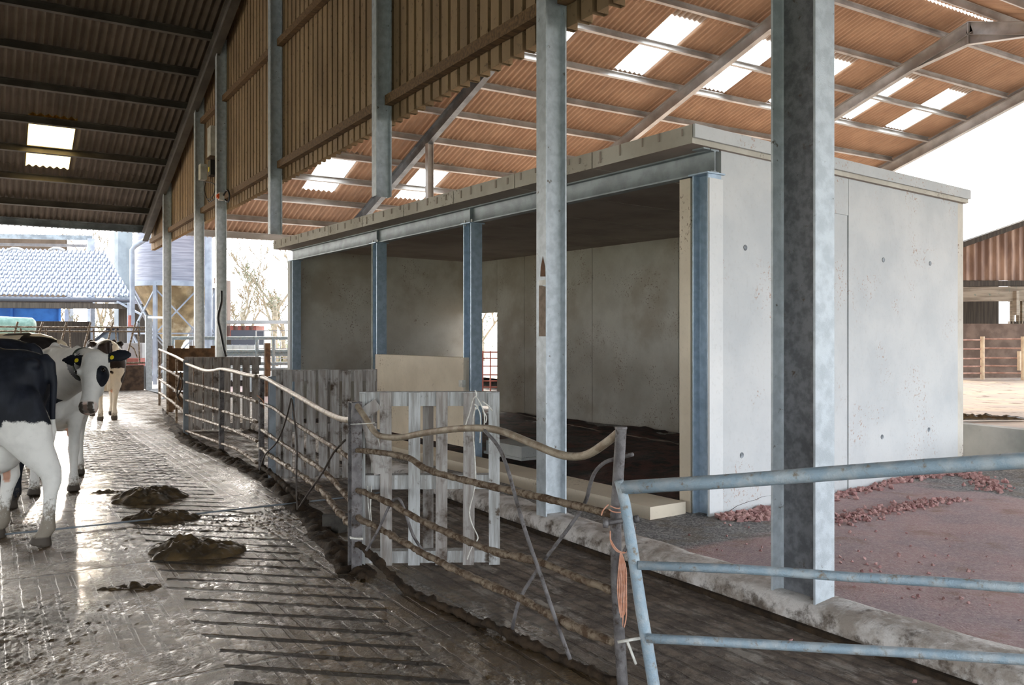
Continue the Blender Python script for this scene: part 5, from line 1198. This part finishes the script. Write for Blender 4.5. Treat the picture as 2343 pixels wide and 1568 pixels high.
mb = MB(); mb.box((.6, 0, 2.1), (3.0, 1.2, .12)); part(mb, 'cover_board', M['pale_roof'], cr, local=True)
c = P(632, 790, 26); mc = thing('mesh_cage', 'wire mesh cage beyond the pale gate, next to the shed', 'cage', (c.x, c.y, 0), -TH)
for i in range(6): mb = MB(); x = -.62 + .25 * i; mb.tube([(x, 0, -.06), (x, 0, 1.75)], .016, 6); part(mb, 'bar', M['cage'], mc, local=True)
for z in (.3, .6, .9, 1.2, 1.5, 1.75): mb = MB(); mb.tube([(-.62, 0, z), (.63, 0, z)], .016, 6); part(mb, 'bar', M['cage'], mc, local=True)
c = P(640, 835, 24); mb = MB(); mb.loft([[Vector((x, y, z)) + Vector((c.x, c.y, 0)) for x, y in ((-.9, -.4), (.9, -.4), (.9, .4), (-.9, .4))] for z in (0.0, .45)]); solo(mb, 'sheet_stack', M['tank_grey'], 'low stack of corrugated sheets behind the pale gate', 'sheets')
# gate seen through the shed doorway
bars_gate('doorway_gate', 'rusty red mesh gate seen through the shed doorway', P(1080, 880, 23.5), P(1150, 880, 23.5), [zat(v, 23.5) for v in (806, 820, 838, 858, 872, 886)], (.1, .35, .6, .95), .018, 'red_paint')
# ------------------------------------------------------------------ trees and hedge
def tree(name, px, d, hgt, seed, label, spread=.5, trunk=.16, ivy=0, lean=0, levels=4, group='bare trees beyond the gap'):
    rn = random.Random(seed); c = P(px, 772, d); base = Vector((c.x, c.y, 0))
    t = thing(name, label, 'tree', tuple(base), 0, group); mb = MB(); ends = []
    def grow(p, dr, ln, r, lv):
        pts = [p]; rs = [r]; q = p; n = 4 if lv > 1 else 3
        for i in range(n):
            dr = (dr + Vector((rn.uniform(-1, 1), rn.uniform(-1, 1), rn.uniform(-.3, .6))) * .22).normalized(); q = q + dr * (ln / n); pts.append(q); rs.append(max(.016, r * (1 - (.5 if lv else .8) * (i + 1) / n)))
        mb.tube(pts, rs, 6 if lv > 1 else 4, cap=lv == levels)
        ends.extend(pts)
        if lv == 0: return
        for k in range(rn.choice((3, 3, 4)) if lv > 1 else 5):
            s = rn.uniform(.45, 1); i = min(n - 1, int(s * n)); bp = pts[i].lerp(pts[i + 1], s * n - i)
            side = Vector((rn.uniform(-1, 1), rn.uniform(-1, 1), rn.uniform(-.1, .5))).normalized()
            grow(bp, (dr + side * (spread + .35)).normalized(), ln * rn.uniform(.5, .72), max(.028, rs[i] * .62), lv - 1)
    grow(base, Vector((lean, 0, 1)).normalized(), hgt * .42, trunk, levels)
    part(mb, 'branches', M['bark'], t, smooth=180)
    if ivy:
        mb = MB()
        for i in range(ivy):
            p = rn.choice(ends[:14]); p = p + Vector((rn.gauss(0, .22), rn.gauss(0, .22), rn.gauss(0, .3))); s = rn.uniform(.03, .07); a = Vector((rn.uniform(-1, 1), rn.uniform(-1, 1), rn.uniform(-1, 1))).normalized() * s; b = a.orthogonal().normalized() * s
            if p.z > .1: mb.add([p - a, p + b * .7, p + a, p - b * .7], [(0, 1, 2, 3)])
        part(mb, 'ivy', M['ivy'], t, kind='stuff')
tree('bare_tree', 628, 46, 8.6, 4, 'tallest bare tree with ivy on its trunk, right of the far columns', .45, .22, 700, .1)
tree('bare_tree', 566, 48, 7.2, 11, 'bare twisted tree beside the far switch column', .4, .2, 120, -.05)
tree('bare_tree', 655, 50, 6.0, 21, 'bare tree half hidden by the left end of the concrete shed', .5, .16, 200)
tree('bare_tree', 245, 60, 12.5, 31, 'thin bare tree above the end of the frosty roof', .35, .15)
tree('bare_tree', 235, 50, 4.6, 41, 'bushy bare tree under the frosty shed roof, beside its post', .6, .14, 500)
tree('bare_tree', 160, 52, 4.4, 51, 'low bare tree seen under the frosty roof, right of the blue trailer', .6, .12, 150)
tree('bare_tree', 530, 52, 5.5, 61, 'small bare tree just right of the switch column', .5, .12, 200)
tree('bare_tree', 1105, 42, 5.5, 71, 'tree seen through the shed doorway', .5, .15, 500)
rn = random.Random(3); mb = MB()
for i in range(5200):
    px = rn.uniform(500, 690) if i < 3600 else rn.uniform(60, 300); d = rn.uniform(53, 57); h = rn.random() ** 1.6 * (1.7 + .9 * mnoise.noise(Vector((px * .03, 0, 3)))); p = P(px, 772, d); p = Vector((p.x, p.y, h)); s = rn.uniform(.06, .13)
    a = Vector((rn.uniform(-1, 1), rn.uniform(-1, 1), rn.uniform(-1, 1))).normalized() * s; b = a.orthogonal().normalized() * s; mb.add([p - a, p + b * .6, p + a, p - b * .6], [(0, 1, 2, 3)])
solo(mb, 'hedge', M['hedge'], 'pale winter hedge along the field beyond the yard', 'hedge', kind='stuff')
# ------------------------------------------------------------------ old barn on the right
D = 24.6
def ZR(py, d=D): return EYE - (py - CY) / FPX * d
M['rust_sheet'] = simple('rusty_corrugated_gable', S(172, 144, 126), S(128, 104, 92), 3, .8, 0, .1, 30, (1, 1, .3))
M['grey_beam'] = simple('weathered_grey_beam', S(150, 138, 122), S(116, 104, 90), 4, .85, 0, .3, 20, (.3, .3, 3), dirt=S(84, 106, 96), dscale=4, dlo=.58, dhi=.7)
M['block_wall'] = simple('brown_block_wall', S(122, 104, 92), S(96, 80, 70), 3, .9, 0, .4, 14)
M['straw'] = simple('golden_straw', S(206, 164, 84), S(160, 120, 56), 20, .9, 0, .8, 60)
ob_ = thing('old_barn', 'old barn with a rusty corrugated gable across the right yard', 'barn', tuple(Vector((P(2400, 772, D).x, P(2400, 772, D).y, .4))))
def PR(px, py, d=D): return P(px, py, d)
e = (PR(2600, 700) - PR(2100, 700)).normalized(); nbk = Vector((FW[0], FW[1], 0))
# gable sheet with sloping top
mb = MB(); x0, x1 = 2120, 2760; L0 = (PR(x1, 700) - PR(x0, 700)).length; pts = []
prof = corr(0, L0, .22, .035, 6); base = PR(x0, 700); zl = ZR(642)
vs = []
for off in (0, .02):
    for row in (0, 1):
        for u, w in prof:
            px = x0 + (x1 - x0) * u / L0; py = 556 - (px - 2200) * .352 + 12; zz = zl if row == 0 else ZR(py); vs.append(Vector((base.x, base.y, 0)) + e * u - nbk * (w - off) + Vector((0, 0, zz)))
w = len(prof); mb.add(vs, [(o + i, o + i + 1, o + w + i + 1, o + w + i) for o in (0, 2 * w) for i in range(w - 1)]); part(mb, 'gable_sheet', M['rust_sheet'], ob_)
mb = MB(); a, b = PR(2120, 588, D - .1), PR(2760, 363, D - .1); mb.bar(a, b, .5, .14); part(mb, 'verge', M['dark_board'], ob_, 'dark verge board')
a, b = PR(2120, 656), PR(2760, 615); b.z = a.z + .05
for py, hh, mt in ((648, .15, 'dark_board'), (672, .42, 'grey_beam')):
    a, b = PR(2120, py + 2), PR(2760, py - 2); mb = MB(); mb.bar(a, b, .14, hh); part(mb, 'beam', M[mt], ob_)
for px in (2325, 2750): a = PR(px, 690, D - .05); mb = MB(); mb.box((a.x, a.y, ZR(690) - .05), (.18, .12, .7)); part(mb, 'beam_post', M['grey_beam'], ob_)
mb = MB(); a, b = PR(2100, 800), PR(2800, 800); slab_between(mb, Vector((a.x, a.y, 0)), Vector((b.x, b.y, 0)), nbk, .22, 0, ZR(741)); part(mb, 'block_wall', M['block_wall'], ob_, 'brown concrete block wall')
mb = MB(); q0_, q1_ = a + nbk * 6, b + nbk * 6
slab_between(mb, Vector((q0_.x, q0_.y, 0)), Vector((PR(2285, 772, D + 6).x, PR(2285, 772, D + 6).y, 0)), nbk, .15, .3, 4.2); part(mb, 'inner_wall', M['dark_board'], ob_)
mb = MB(); q2 = PR(2312, 772, D + 6); slab_between(mb, Vector((q2.x, q2.y, 0)), Vector((q1_.x, q1_.y, 0)), nbk, .15, .3, ZR(742, D + 6) + .1); slab_between(mb, Vector((q2.x, q2.y, 0)), Vector((q1_.x, q1_.y, 0)), nbk, .15, ZR(690, D + 6), 4.6); part(mb, 'inner_wall', M['dark_board'], ob_)
for px in (2316, 2330, 2338, 2350, 2362): mb = MB(); q = PR(px, 772, D + 6.05); mb.box((q.x, q.y, 1.9), (.13, .1, 2.6)); part(mb, 'inner_post', M['grey_beam'], ob_)
mb = MB(); vs = []
for z, s in ((3.9, 0), (4.1, 0)):
    pass
a0_, b0_ = PR(2100, 625), PR(2800, 625); zr_ = ZR(592)
mb.add([Vector((a0_.x, a0_.y, zr_)), Vector((b0_.x, b0_.y, ZR(345))), Vector((b0_.x, b0_.y, ZR(345) - 1.8)) + nbk * 7, Vector((a0_.x, a0_.y, zr_ - 1.8)) + nbk * 7], [(0, 1, 2, 3)])
mb.add([v + Vector((0, 0, .05)) for v in mb.v[:4]], [(3, 2, 1, 0)]); part(mb, 'roof', M['dark_board'], ob_)
# straw strip and yard gate in front
def strip(px0, px1, py0, py1, zz):
    mb = MB(); a, b = G(px0, py1, zz), G(px1, py1, zz); c, d = G(px1, py0, zz), G(px0, py0, zz)
    mb.grid(lambda u, v: (lambda p: Vector((p.x, p.y, zz + .05 * max(0, mnoise.noise(p * 2.2)) * (1 if 0 < v < 1 else 0))))(a.lerp(b, u).lerp(d.lerp(c, u), v)), 40, 12); return mb
solo(strip(2100, 2600, 845, 858, .42), 'straw', M['straw'], 'strip of golden straw at the foot of the brown block wall', 'straw', kind='stuff', smooth=180)
A, B = P(2130, 858, 23.4), P(2246, 858, 23.6)
def yard_gate(p0, p1, label, lat=False):
    t = thing('yard_gate', label, 'gate', tuple(Vector((P(*p0).x, P(*p0).y, .40))), 0, 'sunlit gates in front of the old barn')
    a, b = P(*p0), P(*p1)
    for py in (772, 793, 815, 833, 849):
        za = EYE - (py + (6 if p0[0] < 2200 else 4) - CY) / FPX * p0[2]; mb = MB(); mb.tube([Vector((a.x, a.y, za)), Vector((b.x, b.y, za))], .022, 8); part(mb, 'rail', M['red_rail'], t)
    for q in (b,): mb = MB(); mb.tube([Vector((q.x, q.y, .38)), Vector((q.x, q.y, EYE + .02))], .055, 10); part(mb, 'gate_post', M['warm_post'], t)
M['red_rail'] = simple('rusty_red_rail', S(196, 160, 144), S(160, 122, 108), 6, .6); M['warm_post'] = simple('sunlit_gate_post', S(226, 206, 176), S(200, 178, 150), 6, .6)
yard_gate((2120, 858, 23.2), (2248, 858, 23.4), 'left rusty gate in front of the old barn, beside the shed corner')
yard_gate((2250, 858, 23.4), (2341, 858, 23.0), 'right rusty gate in front of the old barn, at the frame edge')
mb = MB(); c = P(2332, 820, 22.9); mb.tube([(c.x, c.y, EYE - .38), (c.x, c.y, EYE - .9)], .05, 10); solo(mb, 'gate_latch', M['warm_post'], 'short pale latch post hanging on the right rusty gate', 'latch')
heap(P(2235, 958, 11.9) * 1.0 + Vector((0, 0, .0)) if False else G(2230, 958, .41) - Vector((0, 0, 0)), .8, .12, .06, va, 7.7, 'dung', 'muck_scraping', 'dark line of scraped muck on the bright right yard', 'muck')
bpy.data.objects['muck_scraping'].location.z = .41
mb = MB(); c = P(2225, 545, 60); mb.lathe((c.x, c.y, 0), [(2.6, 0), (2.6, 7.6), (1.9, 8.2), (.4, 8.6)], 28); solo(mb, 'domed_tank', M['pale_roof'], 'pale domed tank top just above the old barn roof', 'tank', smooth=40)
# ------------------------------------------------------------------ light and camera
def world():
    w = bpy.data.worlds.new('sky'); SC.world = w; w.use_nodes = True; t = w.node_tree; bg = t.nodes['Background']
    g = t.nodes.new('ShaderNodeTexCoord'); s = t.nodes.new('ShaderNodeSeparateXYZ'); r = t.nodes.new('ShaderNodeValToRGB')
    t.links.new(g.outputs['Generated'], s.inputs[0]); t.links.new(s.outputs[2], r.inputs[0]); t.links.new(r.outputs[0], bg.inputs[0])
    e = r.color_ramp.elements; e[0].position = 0; e[0].color = (.94, .97, 1, 1); e[1].position = .6; e[1].color = (.74, .87, 1, 1)
    bg.inputs[1].default_value = SKY
    sd = ray(420, 772).normalized(); sd = Vector((sd.x, sd.y, .16)).normalized()
    dp = t.nodes.new('ShaderNodeVectorMath'); dp.operation = 'DOT_PRODUCT'; t.links.new(g.outputs['Generated'], dp.inputs[0]); dp.inputs[1].default_value = sd
    mx = t.nodes.new('ShaderNodeMath'); mx.operation = 'MAXIMUM'; t.links.new(dp.outputs['Value'], mx.inputs[0]); mx.inputs[1].default_value = 0
    pw = t.nodes.new('ShaderNodeMath'); pw.operation = 'POWER'; t.links.new(mx.outputs[0], pw.inputs[0]); pw.inputs[1].default_value = 4
    ad = t.nodes.new('ShaderNodeMix'); ad.data_type = 'RGBA'; ad.blend_type = 'ADD'; t.links.new(pw.outputs[0], ad.inputs[0]); t.links.new(r.outputs[0], ad.inputs[6]); ad.inputs[7].default_value = (4.0, 3.6, 3.1, 1); t.links.new(ad.outputs[2], bg.inputs[0])
SUN_AZ = 285
SKY = 1.7
world()
d = ray(SUN_AZ, 772); d.z = 0; d.normalize(); el = math.radians(12.4)
L = bpy.data.lights.new('sun', 'SUN'); L.energy = 3.0; L.angle = math.radians(1.2); L.color = (1, .86, .68)
so = bpy.data.objects.new('sun', L); COL.objects.link(so)
so.rotation_euler = Vector((-d.x * math.cos(el), -d.y * math.cos(el), -math.sin(el))).to_track_quat('-Z', 'Y').to_euler()
cam = bpy.data.cameras.new('camera'); co = bpy.data.objects.new('camera', cam); COL.objects.link(co)
cam.sensor_width = 36; cam.lens = FPX / 2343 * 36; cam.shift_y = (CY - 784) / 2343
cam.clip_end = 500; cam.clip_start = .05
co.location = (CAM[0], CAM[1], EYE); co.rotation_euler = Vector((FW[0], FW[1], 0)).to_track_quat('-Z', 'Y').to_euler()
SC.camera = co
SC.view_settings.view_transform = 'Standard'; SC.view_settings.look = 'None'; SC.view_settings.gamma = 1; SC.view_settings.use_curve_mapping = False
SC.view_settings.exposure = 1.6
SC.cycles.use_denoising = True
SC.cycles.max_bounces = 8; SC.cycles.diffuse_bounces = 5; SC.cycles.use_adaptive_sampling = True; SC.cycles.adaptive_threshold = .02; SC.cycles.transparent_max_bounces = 12
